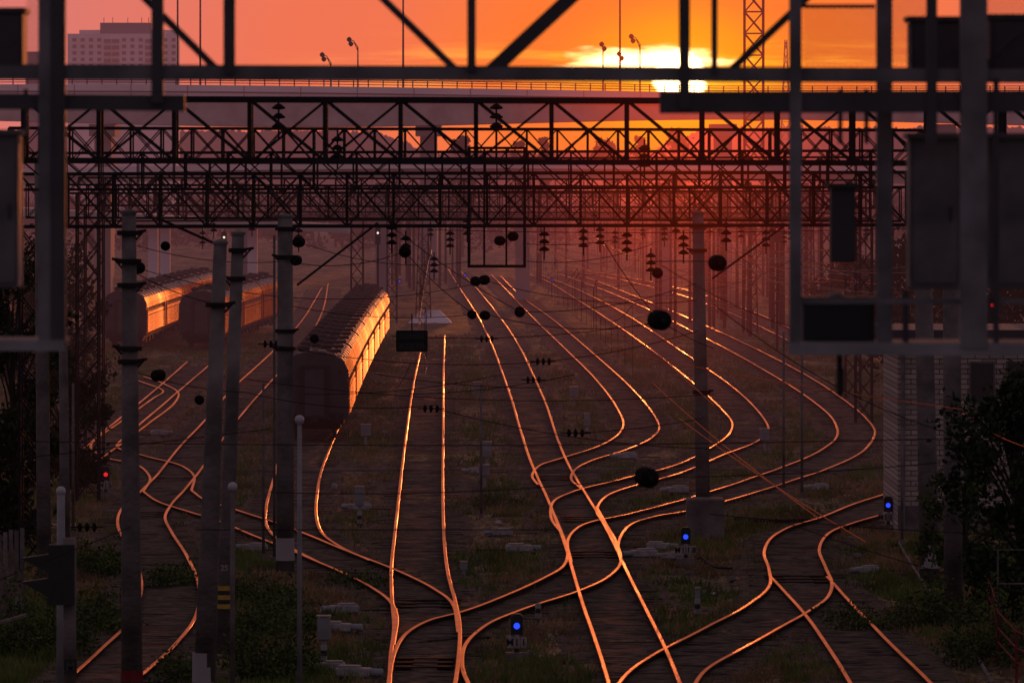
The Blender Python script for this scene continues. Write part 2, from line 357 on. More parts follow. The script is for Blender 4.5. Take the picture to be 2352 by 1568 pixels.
T['Ftrk']=([(1312,1290),(1304,1240),(1330,1208),(1440,1180),(1570,1146),(1670,1115),(1800,1070),(1890,1030),(1924,997),(1914,963),(1860,915),(1740,840),(1600,765),(1450,692),(1340,648),(1285,629)],
        [(1428,1292),(1420,1248),(1442,1208),(1500,1186),(1575,1172),(1700,1140),(1810,1105),(1900,1075),(1988,1030),(2010,992),(1992,962),(1900,890),(1760,812),(1600,738),(1460,680),(1370,645),(1325,630)],'outermost of the three tracks that bulge out to the right of centre')
T['J']=([(1300,620),(1420,641),(1560,676),(1700,728),(1820,786)],[(1335,620),(1460,640),(1600,672),(1745,722),(1870,780)],'distant track right of centre fading out behind the masts')
T['Gtrk']=([(1400,1600),(1440,1545),(1500,1502),(1620,1440),(1720,1386),(1768,1342),(1766,1304),(1755,1270),(1766,1240),(1800,1215),(1880,1188),(1960,1157),(2068,1122),(2200,1085)],
        [(1580,1600),(1615,1542),(1700,1490),(1790,1440),(1855,1403),(1902,1368),(1911,1338),(1896,1300),(1882,1260),(1900,1226),(1960,1200),(2068,1168),(2220,1125)],'right hand track snaking from bottom centre right to the brick building')
T['Htrk']=([(1768,1320),(1810,1365),(1850,1410),(1900,1480),(1950,1560),(1975,1600)],
        [(1900,1322),(1945,1372),(2000,1430),(2065,1495),(2140,1568),(2170,1600)],'short diverging track heading down to the bottom right corner')
T['B']=([(903,1480),(911,1412),(897,1380),(850,1345),(780,1310),(700,1275),(600,1235),(500,1195),(430,1172),(362,1150),(329,1127)],
        [(1053,1450),(1040,1385),(1000,1352),(900,1303),(780,1257),(700,1223),(600,1188),(540,1168),(470,1146),(440,1125)],'track branching left from the centre towards the concrete poles')
T['S']=([(735,1290),(650,1245),(612,1205),(612,1160),(628,1100),(650,1020),(672,940)],
        [(850,1285),(775,1250),(737,1218),(726,1180),(730,1120),(740,1075),(757,1030),(775,985)],'siding under the nearest train curving in to join the left branch')
T['L1']=([(150,1565),(230,1490),(300,1420),(325,1340),(300,1262),(271,1208),(276,1172),(320,1130),(360,1090),(410,1028),(470,965),(530,895),(620,812),(690,740),(740,660)],
        [(320,1552),(400,1480),(450,1412),(457,1345),(430,1277),(394,1220),(379,1187),(395,1155),(427,1120),(470,1065),(510,1010),(560,945),(622,875),(700,790),(742,710),(754,650)],'left track with an S bend behind the tall concrete poles')
T['L2']=([(329,1127),(345,1098),(322,1070),(240,1048),(208,1026),(222,1003),(275,960),(350,900),(430,830)],
        [(440,1125),(446,1092),(420,1070),(330,1045),(268,1024),(290,1000),(372,930),(480,838)],'left hand track curving round towards the parked trains')
T['L3']=([(150,1062),(215,1010),(280,965),(350,915),(375,898),(330,878),(285,862)],
        [(190,1080),(262,1030),(340,972),(400,925),(410,903),(375,880),(330,864)],'far left track disappearing behind the dark trees')
centres=[]
def px2w(pts): return [G(p.x,p.y) for p in crom(pts,8)]
def resamp(w,step):
    out=[w[0].copy()]; acc=0
    for a,b in zip(w[:-1],w[1:]):
        L=(b-a).length
        if L<1e-6: continue
        t=step-acc
        while t<=L: out.append(a+(b-a)*(t/L)); t+=step
        acc=(acc+L)%step
    return out
HEAD=[(-0.047,-0.035),(-0.045,-0.008),(-0.034,0),(0.034,0),(0.045,-0.008),(0.047,-0.035),(0.012,-0.05),(0.012,-0.14),(0.07,-0.165),(-0.07,-0.165),(-0.012,-0.14),(-0.012,-0.05)]
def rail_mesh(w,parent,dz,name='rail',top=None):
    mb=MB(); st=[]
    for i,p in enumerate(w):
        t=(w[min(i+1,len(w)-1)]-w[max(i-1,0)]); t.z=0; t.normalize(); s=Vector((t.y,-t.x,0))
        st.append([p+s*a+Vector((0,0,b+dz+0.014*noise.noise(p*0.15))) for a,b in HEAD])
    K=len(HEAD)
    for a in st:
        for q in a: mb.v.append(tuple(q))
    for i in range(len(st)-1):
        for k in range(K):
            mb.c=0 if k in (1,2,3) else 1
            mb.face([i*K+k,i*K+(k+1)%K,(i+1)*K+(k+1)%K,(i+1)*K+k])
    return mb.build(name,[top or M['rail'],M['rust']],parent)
for ti,(k,(L,R,lab)) in enumerate(T.items()):
    lw,rw=px2w(L),px2w(R)
    root=thing('railway_track',lab,'railway track',lw[0].copy())
    rail_mesh(lw,root,0.0); rail_mesh(rw,root,0.0)
    ra=np.array([(p.x,p.y) for p in resamp(rw,0.4)])
    sl_=MB(); bl=[]; lr=resamp(lw,0.62)
    for i,p in enumerate(lr):
        dd_=np.hypot(ra[:,0]-p.x,ra[:,1]-p.y); j=int(dd_.argmin())
        if dd_[j]>3.2: continue
        q=Vector((ra[j,0],ra[j,1],0)); c=(p+q)/2; u=(q-p); 
        if u.length<0.5: continue
        u.normalize(); centres.append((c.x,c.y))
        hh_=random.uniform(1.2,1.38); a=c-u*hh_; b=c+u*hh_; zz=-0.155+0.004*ti-0.062; jj=random.uniform(-.014,.008)
        if p.y<420 and random.random()<.9:
            sl_.beam((a.x,a.y+random.uniform(-.05,.05),zz+jj),(b.x,b.y+random.uniform(-.05,.05),zz+jj+random.uniform(-.01,.01)),0.24,0.13)
        bl.append((c,u))
    if sl_.v:
        so_=sl_.build('sleepers',M['sleeper'],root); so_['kind']='stuff'
    bm_=MB(); stt=[]
    for (c,u) in bl:
        h=-0.155+0.004*ti
        def jt(p): return 0.04*noise.noise(Vector((p.x*1.7,p.y*.8,ti)))+.03*noise.noise(Vector((p.x*6,p.y*3,ti)))
        pts=[c-u*2.1,c-u*1.5,c-u*.8,c-u*.3,c+u*.3,c+u*.8,c+u*1.5,c+u*2.1]
        stt.append([Vector((q.x,q.y,-0.36 if i in (0,7) else h+jt(q)-(.01 if i in (1,6) else 0))) for i,q in enumerate(pts)])
    if len(stt)>1: bm_.sweep(stt); struct(bm_.build('ballast_bed',M['ballast']))
kd=kdtree.KDTree(len(centres))
for i,c in enumerate(centres): kd.insert((c[0],c[1],0),i)
kd.balance()
for x,y,wd,l in ((982,1392,150,'beside the bottom left junction'),(975,1530,150,'at the very bottom of the straight track'),(1348,1196,120,'at the upper centre junction'),(1366,1278,130,'at the lower centre junction'),(1270,1100,90,'where the first curve joins the main track'),(1838,1335,150,'at the right hand junction'),(392,1104,110,'in the left hand junction'),(330,1185,110,'left of the thick pole in the left S bend')):
    g=G(x,y,-.09); s=F/g.y; hw_=wd/2/s; r=thing('point_rodding','dark point rods and sole plates '+l,'point rods',g)
    for k in range(3):
        MB().beam((g.x-hw_,g.y+k*1.3,-.1),(g.x+hw_,g.y+k*1.3,-.095),.06,.03).build('rod',M['steel'],r)
        for sx in (-.45,.45): MB().box(g.x+sx*hw_*1.4,g.y+k*1.3,-.1,.35,.5,.05).build('plate',M['rust'],r)

a=G(560,1076);b=G(2068,1073)
o=MB().beam((a.x,a.y,-0.06),(b.x,b.y,-0.06),0.2,0.1).build('cable_trough',M['conc']); tag(o,'long thin concrete cable trough crossing the whole yard from side to side','cable trough')

# ---------------------------------------------------------------- grass
def grass(name,m,n,thr,off,hmin,hmax,label):
    V=[];Fc=[]; cnt=0
    while cnt<n:
        y=135+ (rng.random()**1.5)*330; x=(rng.random()-.5)*y*2500/F
        if noise.noise(Vector((x*0.3+off,y*0.07,off)))+.5*noise.noise(Vector((x*1.4+off,y*0.5,off)))<thr: cnt+=0.34; continue
        _,_,dist=kd.find((x,y,0))
        if dist<1.0 or (dist<1.9 and rng.random()<.6): cnt+=0.2; continue
        cnt+=1; z=gz(x,y)-0.02
        for k in range(7):
            a=rng.random()*6.28; h=hmin+(hmax-hmin)*rng.random()**2; wd=0.016+0.02*rng.random(); r=0.22*rng.random(); ln=(rng.random()-.5)*h*1.1
            bx,by=x+r*math.cos(a),y+r*math.sin(a); i0=len(V)
            V+= [(bx-wd,by,z),(bx+wd,by,z),(bx+ln,by+(rng.random()-.5)*h*.5,z+h)]; Fc.append((i0,i0+1,i0+2))
    me=bpy.data.meshes.new(name); me.from_pydata(V,[],Fc); me.materials.append(m)
    o=bpy.data.objects.new(name,me); C.objects.link(o); tag(o,label,'grass',kind='stuff')
grass('dry_grass',M['dry'],46000,-0.06,0.0,0.04,0.26,'dry brownish grass growing between the railway tracks')
grass('green_weeds',M['weed'],40000,0.03,31.0,0.05,0.34,'low green weeds in patches between the tracks')

# ---------------------------------------------------------------- foliage
def leaves(centres_,n,size,spread):
    c=np.array(centres_); idx=rng.integers(0,len(c),n)
    p=c[idx,:3]+rng.normal(size=(n,3))*spread*c[idx,3:4]
    a=rng.normal(size=(n,3)); a/=np.linalg.norm(a,axis=1)[:,None]; b=rng.normal(size=(n,3)); b-= (a*b).sum(1)[:,None]*a; b/=np.linalg.norm(b,axis=1)[:,None]
    s=size*(0.5+rng.random((n,1))); a*=s; b*=s*0.6
    V=np.stack([p-a,p-b,p+a,p+b],1).reshape(-1,3); Fc=np.arange(n*4).reshape(n,4)
    return V,Fc
def tree(x,y,h,r,label,group=None,n=5000,size=0.09,m='leaf',cat='tree',name='tree',base=0.2):
    root=thing(name,label,cat,(x,y,-0.2),group)
    tr=MB(); tr.tube([(x,y,-0.3),(x+.1,y,h*.3),(x-.05,y+.1,h*.6),(x,y,h*.85)],0.02*h+0.04,7,0.02)
    cs=[]
    for k in range(int(26+r*12)):
        t=rng.random(); zz=h*(base+(1-base)*t); rr=r*math.sin(math.pi*min(1,0.25+0.75*t)*0.95)**.6*(0.25+1.0*rng.random()); an=rng.random()*6.28
        cx,cy=x+rr*math.cos(an),y+rr*math.sin(an)
        cs.append((cx,cy,zz,r*(0.08+0.13*rng.random())))
        if name=='tree': tr.tube([(x,y,zz*.6),((x+cx)/2,(y+cy)/2,zz*.85),(cx,cy,zz)],0.045,5,0.01)
    tr.build('trunk',M['bark'],root)
    V,Fc=leaves(cs,n,size,0.9); V[:,2]=np.maximum(V[:,2],-.15); V=V-np.array([x,y,-0.2])
    me=bpy.data.meshes.new('crown'); me.from_pydata(V.tolist(),[],Fc.tolist()); me.materials.append(M[m])
    o=bpy.data.objects.new('crown',me); C.objects.link(o); o.parent=root
    return root
def tree_px(px,py,hpx,wpx,label,**k):
    g=G(px,py); s=F/g.y; return tree(g.x,g.y,hpx/s,wpx/2/s,label,**k)
def scrub(px,py,wpx,hpx,label,n=4000,m='leaf2',size=.045,depth=5):
    g=G(px,py); s=F/g.y; W_,H_=wpx/s,hpx/s; root=thing('shrub',label,'shrub',(g.x,g.y,-.2))
    cs=[]; tr=MB()
    for k in range(int(24+W_*14)):
        u=rng.random()-.5; x=g.x+u*W_; y=g.y+(rng.random()-.5)*depth; h=H_*(.12+.88*rng.random()**2.0)*(1-1.6*u*u)
        for q in np.linspace(.2,1,4): cs.append((x+.12*rng.normal(),y,h*q-.1,.08+.06*rng.random()))
        tr.tube([(x,y,-.2),(x,y,h*.9)],.012,4,.004)
    tr.build('stems',M['bark'],root)['kind']='stuff'
    V,Fc=leaves(cs,n,size,1.0); V[:,2]=np.maximum(V[:,2],-.15); V=V-np.array([g.x,g.y,-.2])
    me=bpy.data.meshes.new('foliage'); me.from_pydata(V.tolist(),[],Fc.tolist()); me.materials.append(M[m])
    o=bpy.data.objects.new('foliage',me); C.objects.link(o); o.parent=root
tree_px(2335,1420,540,320,'dark leafy tree at the right edge in front of the brick building',n=11000,m='leaf',base=.05,size=.08)
tree_px(2215,1340,260,170,'loose green sapling beside the right edge tree below the brick wall',n=4000,base=.05,m='leaf2',size=.06)
scrub(2310,1500,260,200,'loose green scrub behind the curved red railing',n=6000)
scrub(2160,1420,200,110,'low scrub at the foot of the right hand poles',n=4000)
tree_px(30,1250,660,260,'tall dark tree at the left edge behind the lamp posts',n=14000,m='leaf',base=.05)
tree_px(150,1130,330,190,'thin dark tree left of the red ground signal',n=7000,base=.05,m='leaf')
tree_px(110,960,400,260,'dark tree far left in front of the farthest parked train',n=9000)
scrub(60,1480,300,170,'green scrub in the bottom left corner',n=6000)
scrub(620,1530,180,150,'green weeds between the base of the leaning pole and the globe lamp',n=4500)
scrub(640,1430,170,90,'low green weeds just left of the globe lamp post',n=3300)
scrub(590,1370,170,60,'low green weeds behind the leaning poles',n=3000)
scrub(220,1430,150,110,'green weeds left of the thickest concrete pole',n=3000)
scrub(230,1300,120,70,'low green weeds above the bottom left scrub',n=2500)
scrub(400,1330,90,45,'tiny patch of weeds inside the left S bend',n=1500)
scrub(420,1540,90,60,'small patch of weeds in front of the leaning pole',n=1500)
scrub(820,1330,110,30,'thin tufts of weeds below the siding curve',n=900,m='leaf2')
scrub(1150,1150,120,26,'thin tufts of weeds left of the central crossing',n=900)
scrub(1980,1420,160,36,'thin tufts of weeds right of the right hand junction',n=1200)
tree_px(2120,900,330,300,'dark tree behind the brick building',n=7000,size=.14)
tree_px(2300,930,480,320,'tallest dark tree behind the right hand cages',n=8000,size=.14)
tree_px(1960,800,200,200,'small tree at the far right of the yard before the building',n=4000,size=.14)

# ---------------------------------------------------------------- distant woods and hill
cs=[]
for k in range(1200):
    x=rng.uniform(-120,160); y=rng.uniform(950,1500); hgt=5.2+2.2*noise.noise(Vector((x*.03,y*.01,5)))+1.0*rng.random()
    cs.append((x,y,hgt*rng.random(),1.0))
V,Fc=leaves(cs,80000,0.4,0.9)
me=bpy.data.meshes.new('distant_wood'); me.from_pydata(V.tolist(),[],Fc.tolist()); me.materials.append(M['wood_far'])
o=bpy.data.objects.new('distant_wood',me); C.objects.link(o); tag(o,'hazy distant belt of woodland beyond the end of the yard','wood',kind='stuff')
st=[]
for i in range(0,961):
    px=-300+i*3.125
    base_=300 if px<860 else (300+(px-860)/120*48 if px<980 else (348 if px<1500 else (348-(px-1500)/110*52 if px<1610 else 293)))
    yt=base_+8*noise.noise(Vector((px*.02,0,0)))+8*noise.noise(Vector((px*.13,2,0)))+5*noise.noise(Vector((px*.4,2,7)))
    p=P(px,yt,2700)
    st.append([(p.x,2700,-1),(p.x,2700,p.z),(p.x,2760,p.z*.9),(p.x,2900,-1)])
struct(MB().sweep(st).build('hills',M['wood_far']))
for i,(px,yt,wd) in enumerate(((1060,318,60),(1190,330,50),(1250,322,34),(1395,326,70),(1470,312,40),(1555,300,60))):
    Zt=900+20*i; g=P(px,400,Zt); s=F/Zt; hh=P(px,yt,Zt).z
    tree(g.x,Zt,hh,wd/2/s,('broad dark tree silhouette','small dark tree silhouette','narrow dark tree silhouette','widest dark tree silhouette','second tallest dark tree silhouette','tallest dark tree silhouette')[i]+' against the orange strip under the overpass',n=1500,size=.35,m='wood_far',base=.45)

# ---------------------------------------------------------------- tower block
Zb=1500; root=thing('apartment_block','pale panel apartment tower block on the skyline at upper left','building',(P(285,400,Zb).x,Zb,0))
p0=P(155,78,Zb);p1=P(405,78,Zb);  s=F/Zb
MB().box((p0.x+p1.x)/2,Zb+8,p0.z/2,p1.x-p0.x,16,p0.z).build('wall',M['panel'],root)
r0=P(228,52,Zb);r1=P(345,52,Zb)
MB().box((r0.x+r1.x)/2,Zb+8,(r0.z+p0.z)/2,r1.x-r0.x,10,r0.z-p0.z).build('roof_house',M['panel_d'],root)
r0=P(176,68,Zb);r1=P(405,68,Zb)
MB().box((r0.x+r1.x)/2,Zb+10,(r0.z+p0.z)/2,r1.x-r0.x-.4,8,r0.z-p0.z).build('parapet',M['panel'],root)
for fx in (235,255,290,322,338):
    q=P(fx,52,Zb); MB().beam((q.x,Zb+6,q.z),(q.x,Zb+6,q.z+1.2),0.12).build('antenna',M['steel'],root)
for fy in range(0,5):
    yy=92+fy*15
    for k,px in enumerate(range(165,400,19)):
        q=P(px+6,yy,Zb)
        if k in (4,5,9): 
            MB().box(q.x,Zb-.5,q.z-.25,1.5,1.0,.8).build('balcony',M['panel_d'],root)
        else: MB().box(q.x,Zb-.02,q.z,0.85,.1,.75).build('window',M['panel_d'],root)
o=MB().box(P(75,118,1600).x,1610,P(75,118,1600).z/2,4,10,P(75,118,1600).z).build('apartment_block',M['panel_d']); tag(o,'lower hazy block at the far left beside the tower block','building')

# ---------------------------------------------------------------- main overpass
Zo=700.0
def top(px): return 206-0.0 if px>1650 else 186+20*max(0,(px-200)/1450)**1.5
def sec(px,y0,y1,za,zb):
    a=P(px,y0,Zo).z;b=P(px,y1,Zo).z;x=P(px,0,Zo).x
    return [(x,za,a),(x,za,b),(x,zb,b),(x,zb,a)]
root=thing('road_overpass','long concrete road overpass crossing the whole picture below the setting sun','bridge',(0,Zo,0))
R_=list(range(-500,2900,50))
MB().sweep([sec(p,top(p)+8,top(p)+36,Zo,Zo+14) for p in R_]).build('deck',M['deck'],root)
MB().sweep([sec(p,top(p)+36.05,top(p)+42,Zo+1.2,Zo+13) for p in R_]).build('bearing_strip',M['panel_d'],root)
def gb_(p): return 282+9*math.cos((p-700)*math.pi/1000)
MB().sweep([sec(p,top(p)+42.05,gb_(p),Zo+.4,Zo+13) for p in R_]).build('girder',M['conc_l'],root)
for p in range(-480,2850,130):
    MB().sweep([sec(p,top(p)+8,top(p)+36,Zo-.05,Zo-.01),sec(p+1.5,top(p)+8,top(p)+36,Zo-.05,Zo-.01)]).build('deck_joint',M['panel_d'],root)
MB().tube([P(p,top(p)+24,Zo-.12) for p in R_],0.08,5).build('cable_duct',M['panel_d'],root)
for yo in (-8,-3,3):
    MB().tube([P(p,top(p)+yo,Zo+.1) for p in R_],0.045,5).build('handrail',M['steel'],root)
for p in range(-480,2860,34):
    a=P(p,top(p)-9,Zo+.1);b=P(p,top(p)+8.5,Zo+.1); MB().beam(a,b,0.12).build('railing_post',M['steel'],root)
for p in (240,985,1660,2160):
    a=P(p,286,Zo+6); MB().box(a.x,a.y,(a.z)/2,1.7,6,a.z).build('pier',M['conc_d'],root)
    MB().box(a.x,a.y,a.z-.6,2.6,9,1.2).build('pier_cap',M['conc_d'],root)
Zl=580.0
root=thing('lower_viaduct','lower concrete viaduct with thin parapet behind the stacked lattice gantries','bridge',(0,Zl,0))
def sec2(px,y0,y1,Z):
    a=P(px,y0,Z).z;b=P(px,y1,Z).z;x=P(px,0,Z).x
    return [(x,Z,a),(x,Z,b),(x,Z+9,b),(x,Z+9,a)]
def ly(p): return 374+16*((p-1100)/1100)**2
MB().sweep([sec2(p,ly(p),ly(p)+13,Zl) for p in R_]).build('deck',M['deck'],root)
MB().sweep([sec2(p,ly(p)+13.05,ly(p)+36,Zl+.8) for p in R_]).build('girder',M['conc_l'],root)
for p in range(-400,2800,320):
    a=P(p,420,Zl+5); MB().box(a.x,a.y,a.z/2,1.2,3,a.z).build('pier',M['conc_d'],root)
root=thing('ramp_bridge','sloping concrete ramp bridge on white columns at the left above the trains','bridge',(P(300,500,540).x,540,0))
def ry(p): return 470+((p+100)/900)*48
MB().sweep([sec2(p,ry(p),ry(p)+18,540) for p in range(-200,820,40)]).build('deck',M['conc_l'],root)
for p in (130,352,380,580):
    a=P(p,ry(p)+16,543); MB().box(a.x,a.y,a.z/2,.75,1.2,a.z).build('column',M['deck'],root)

def bridge_lamp(px,ytop,side,label,two=True,gr='street lamps on the road overpass'):
    b=P(px,top(px)+8,Zo+3); t=P(px,ytop+22,Zo+3); root=thing('street_lamp',label,'street lamp',b,gr)
    MB().tube([b,t],0.09,6,0.06).build('pole',M['steel'],root)
    for k in range(2 if two else 1):
        e=P(px+side*(20-k*4) if side else px+(k*2-1)*3,ytop+(4 if k==0 else 14),Zo+3)
        mid=t.lerp(e,.5)+Vector((0,0,.25))
        MB().tube([t-Vector((0,0,k*.4)),mid,e],0.045,5).build('arm',M['steel'],root)
        MB().lathe([(0.02,-.3),(.22,-.15),(.26,.05),(.12,.22),(.02,.26)],e,'Z',8).build('lamp_head',M['steel'],root)
bridge_lamp(760,122,-1,'curved twin headed street lamp left of centre, the lower of the left pair')
bridge_lamp(822,87,-1,'taller curved twin headed street lamp right of the lower one')
bridge_lamp(1385,98,0,'straight twin headed street lamp left of the sun glare')
bridge_lamp(1470,80,-1,'curved twin headed street lamp just left of the sun')
bridge_lamp(1425,120,0,'short street lamp with cross arm at the edge of the sun glare')
for px,l in ((408,'thin tall mast right of the apartment tower'),(460,'thin tall mast second to the right of the tower block'),(926,'thin tall mast at the centre left of the sky'),(1424,'thin tall mast left of the sun reaching out of the frame')):
    b=P(px,top(px)+8,Zo+12); o=MB().tube([b,P(px,-120,Zo+12)],0.11,6,0.07).build('light_mast',M['steel']); tag(o,l,'mast','thin masts on the overpass')
def lattice_tower(pxl,pxr,ytop,Z,label,taper=1.0,m='steel',step=1.6,w=.09,name='lattice_tower'):
    a=P(pxl,400,Z).x;b=P(pxr,400,Z).x; z1=P(0,ytop,Z).z; cx=(a+b)/2; hw=(b-a)/2
    root=thing(name,label,'tower',(cx,Z,-.2))
    def corner(i,z):
        k=1-(1-taper)*z/z1; sx,sy=((-1,-1),(1,-1),(1,1),(-1,1))[i]; return Vector((cx+sx*hw*k,Z+sy*hw*k,z))
    for i in range(4): MB().beam(corner(i,-.2),corner(i,z1),w*1.4).build('leg',M[m],root)
    mb=MB(); z=0; 
    while z<z1-step*.5:
        for i in range(4):
            j=(i+1)%4; mb.beam(corner(i,z),corner(j,min(z+step,z1)),w); mb.beam(corner(j,z),corner(i,min(z+step,z1)),w*.8); mb.beam(corner(i,z),corner(j,z),w*.8)
        z+=step
    mb.build('lacing',M[m],root); return root
lattice_tower(1710,1753,-200,610,'tall lattice tower right of the sun rising out of the frame',w=.12,step=1.9)
lattice_tower(1786,1824,92,1400,'small distant lattice pylon right of the tall lattice tower',taper=.12,w=.14,step=3.5)

# ---------------------------------------------------------------- lattice gantries over the yard
def gantry(Z,yt,yb,x0,x1,panel,label,w=0.09,depth=1.0,cross=False,fine=True,legs=(),m='steel',slope=0):
    root=thing('lattice_gantry',label,'gantry',(P(x0,0,Z).x,Z,0),'lattice gantries across the tracks')
    sl=lambda x:(x-x0)/(x1-x0)*slope
    n=max(2,round((x1-x0)/panel)); X=[x0+(x1-x0)*i/n for i in range(n+1)]
    for dzv in (0,depth):
        for yy in (yt,yb):
            MB().beam(P(x0,yy,Z)+Vector((0,dzv,0)),P(x1,yy+slope,Z)+Vector((0,dzv,0)),w*1.4).build('chord',M[m],root)
    lat=MB()
    for dzv in (0,depth):
        off=Vector((0,dzv,0))
        for i,x in enumerate(X):
            a,b=P(x,yt+sl(x),Z)+off,P(x,yb+sl(x),Z)+off
            if fine and dzv==0: MB().beam(a,b,w*1.1).build('upright',M[m],root)
            else: lat.beam(a,b,w*.8)
            if i<n:
                c,d_=P(X[i+1],yt+sl(X[i+1]),Z)+off,P(X[i+1],yb+sl(X[i+1]),Z)+off
                if cross: 
                    lat.beam(a,d_,w*.6)
                    if i%2==0 or fine: lat.beam(b,c,w*.6)
                else:
                    if fine and dzv==0: MB().beam(a,d_,w*.85).build('diagonal',M[m],root)
                    elif i%3: lat.beam(b,c,w*.6)
                if dzv==0:
                    lat.beam(a,c+Vector((0,depth,0)),w*.5); lat.beam(b,d_+Vector((0,depth,0)),w*.5)
            if dzv==0: lat.beam(a,a+Vector((0,depth,0)),w*.5); lat.beam(b,b+Vector((0,depth,0)),w*.5)
    lat.build('lacing',M[m],root)
    for lx in legs:
        t=P(lx,yb+sl(lx),Z)
        for sx in (-.35,.35):
            for sy in (0,depth): MB().beam((t.x+sx,Z+sy,-.2),(t.x+sx,Z+sy,t.z),w*1.2).build('leg',M[m],root)
        l2=MB(); z=0
        while z<t.z-.9:
            for sy in (0,depth):
                l2.beam((t.x-.35,Z+sy,z),(t.x+.35,Z+sy,z+.9),w*.6); l2.beam((t.x+.35,Z+sy,z),(t.x-.35,Z+sy,z+.9),w*.6)
            for sx in (-.35,.35): l2.beam((t.x+sx,Z,z),(t.x+sx,Z+depth,z+.9),w*.6)
            z+=.9
        l2.build('leg_lacing',M[m],root)
    return root
gantry(118,226,368,-120,2480,172,'nearest and highest lattice gantry with wide panels and long diagonals',w=.07,legs=(-90,2440),slope=8)
gantry(145,294,372,20,2120,71,'second lattice gantry with tight cross bracing',w=.042,cross=True,slope=5)
gantry(165,352,436,30,2100,97,'lattice gantry between the cross braced one and the thick one',w=.045,depth=.9,slope=-6)
gantry(187,400,521,45,2085,106,'thick lattice gantry just above the hanging signal cage',w=.065,legs=(75,),slope=-4)
gantry(208,424,500,60,2070,69,'lattice gantry close behind the thick one',w=.045,cross=True,fine=False,slope=8)
gantry(226,366,444,150,2050,83,'lattice gantry third behind the thick one in the tight stack',w=.05,cross=True,fine=False,legs=(200,),slope=-5)
gantry(268,408,472,180,2010,59,'lattice gantry second deepest in the tight stack',w=.055,cross=True,fine=False,legs=(215,),slope=6)
gantry(298,444,508,230,2000,66,'lattice gantry with low bottom chord in the tight stack',w=.06,cross=True,fine=False,legs=(1985,),slope=-6)
gantry(330,425,486,240,1990,57,'lattice gantry in the middle distance above the pantograph wires',w=.06,cross=True,fine=False,legs=(1960,),slope=4)
gantry(410,445,500,420,1940,52,'distant lattice gantry over the far tracks',w=.075,cross=True,fine=False,legs=(1900,820))
gantry(500,452,494,620,1860,46,'farthest lattice gantry in front of the woods',w=.085,cross=True,fine=False,legs=(1840,900))

Zc=183.0; root=thing('signal_cage','rectangular hanging ladder cage below the thick gantry at the centre','signal cage',P(1140,612,Zc))
for dy_ in (0,1.1):
    for x in (1077,1112,1163,1205): MB().beam(P(x,340,Zc)+Vector((0,dy_,0)),P(x,612,Zc)+Vector((0,dy_,0)),.05 if x in(1112,1163) else .075).build('upright',M['steel'],root)
    for y in (340,372,430,520,612): MB().beam(P(1074,y,Zc)+Vector((0,dy_,0)),P(1208,y,Zc)+Vector((0,dy_,0)),.065).build('rail_bar',M['steel'],root)
fl=MB()
for k in range(12):
    x=1077+k*11.6; fl.beam(P(x,611,Zc),P(x,611,Zc)+Vector((0,1.1,0)),.05)
fl.build('grating',M['steel'],root)['kind']='stuff'

# ---------------------------------------------------------------- foreground signal gantry
Zf=52.0
root=thing('signal_gantry','blurred grey steel signal gantry with cages framing the picture in the foreground','gantry',P(1176,1000,Zf))
def fb(x0,y0,x1,y1,wpx,name,m='gantry',Z=Zf,hpx=None):
    wv=wpx/F*Z; MB().beam(P(x0,y0,Z),P(x1,y1,Z),wv,(hpx or wpx)/F*Z).build(name,M[m],root)
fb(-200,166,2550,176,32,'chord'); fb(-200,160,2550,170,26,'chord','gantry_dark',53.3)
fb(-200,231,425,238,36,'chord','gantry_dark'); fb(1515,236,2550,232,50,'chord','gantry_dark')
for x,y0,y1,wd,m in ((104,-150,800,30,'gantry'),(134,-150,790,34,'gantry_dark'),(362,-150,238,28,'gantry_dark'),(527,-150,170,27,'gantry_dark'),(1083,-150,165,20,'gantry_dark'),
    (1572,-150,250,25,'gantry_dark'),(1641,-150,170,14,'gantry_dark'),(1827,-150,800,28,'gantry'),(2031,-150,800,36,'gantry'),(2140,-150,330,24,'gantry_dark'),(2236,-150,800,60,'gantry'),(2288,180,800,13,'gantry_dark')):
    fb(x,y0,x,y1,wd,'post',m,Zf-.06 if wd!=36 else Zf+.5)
for x0,y0,x1,y1 in ((250,-85,498,160),(790,-90,1048,162),(1385,-85,1118,162),(1420,-95,1145,160),(1960,-105,1672,168),(2480,-40,2250,165)):
    fb(x0,y0,x1,y1,17,'brace','gantry_dark',Zf+.25)
fb(-200,793,148,793,24,'platform_edge','grey',Zf-.1); fb(1812,800,2550,802,28,'platform_edge','grey',Zf-.1)
for x in (2080,2260): fb(x,665,x,800,14,'platform_edge','gantry_dark',Zf+.3)
pl=MB(); a,b=P(-200,790,Zf),P(140,790,Zf); pl.box((a.x+b.x)/2,Zf+.55,a.z+.01,b.x-a.x,1.1,.04); pl.build('platform',M['gantry_dark'],root)
pl=MB(); a,b=P(1820,796,Zf),P(2550,796,Zf); pl.box((a.x+b.x)/2,Zf+.55,a.z+.01,b.x-a.x,1.1,.04); pl.build('platform',M['gantry_dark'],root)
for x in (60,118,1930,1990):
    fb(x,205,x,330,10,'hanger','gantry_dark',Zf+1.1)
fb(1840,692,2550,692,12,'toe_rail','gantry',Zf+.0); fb(1842,15,2010,15,9,'mesh_frame','gantry_dark'); 
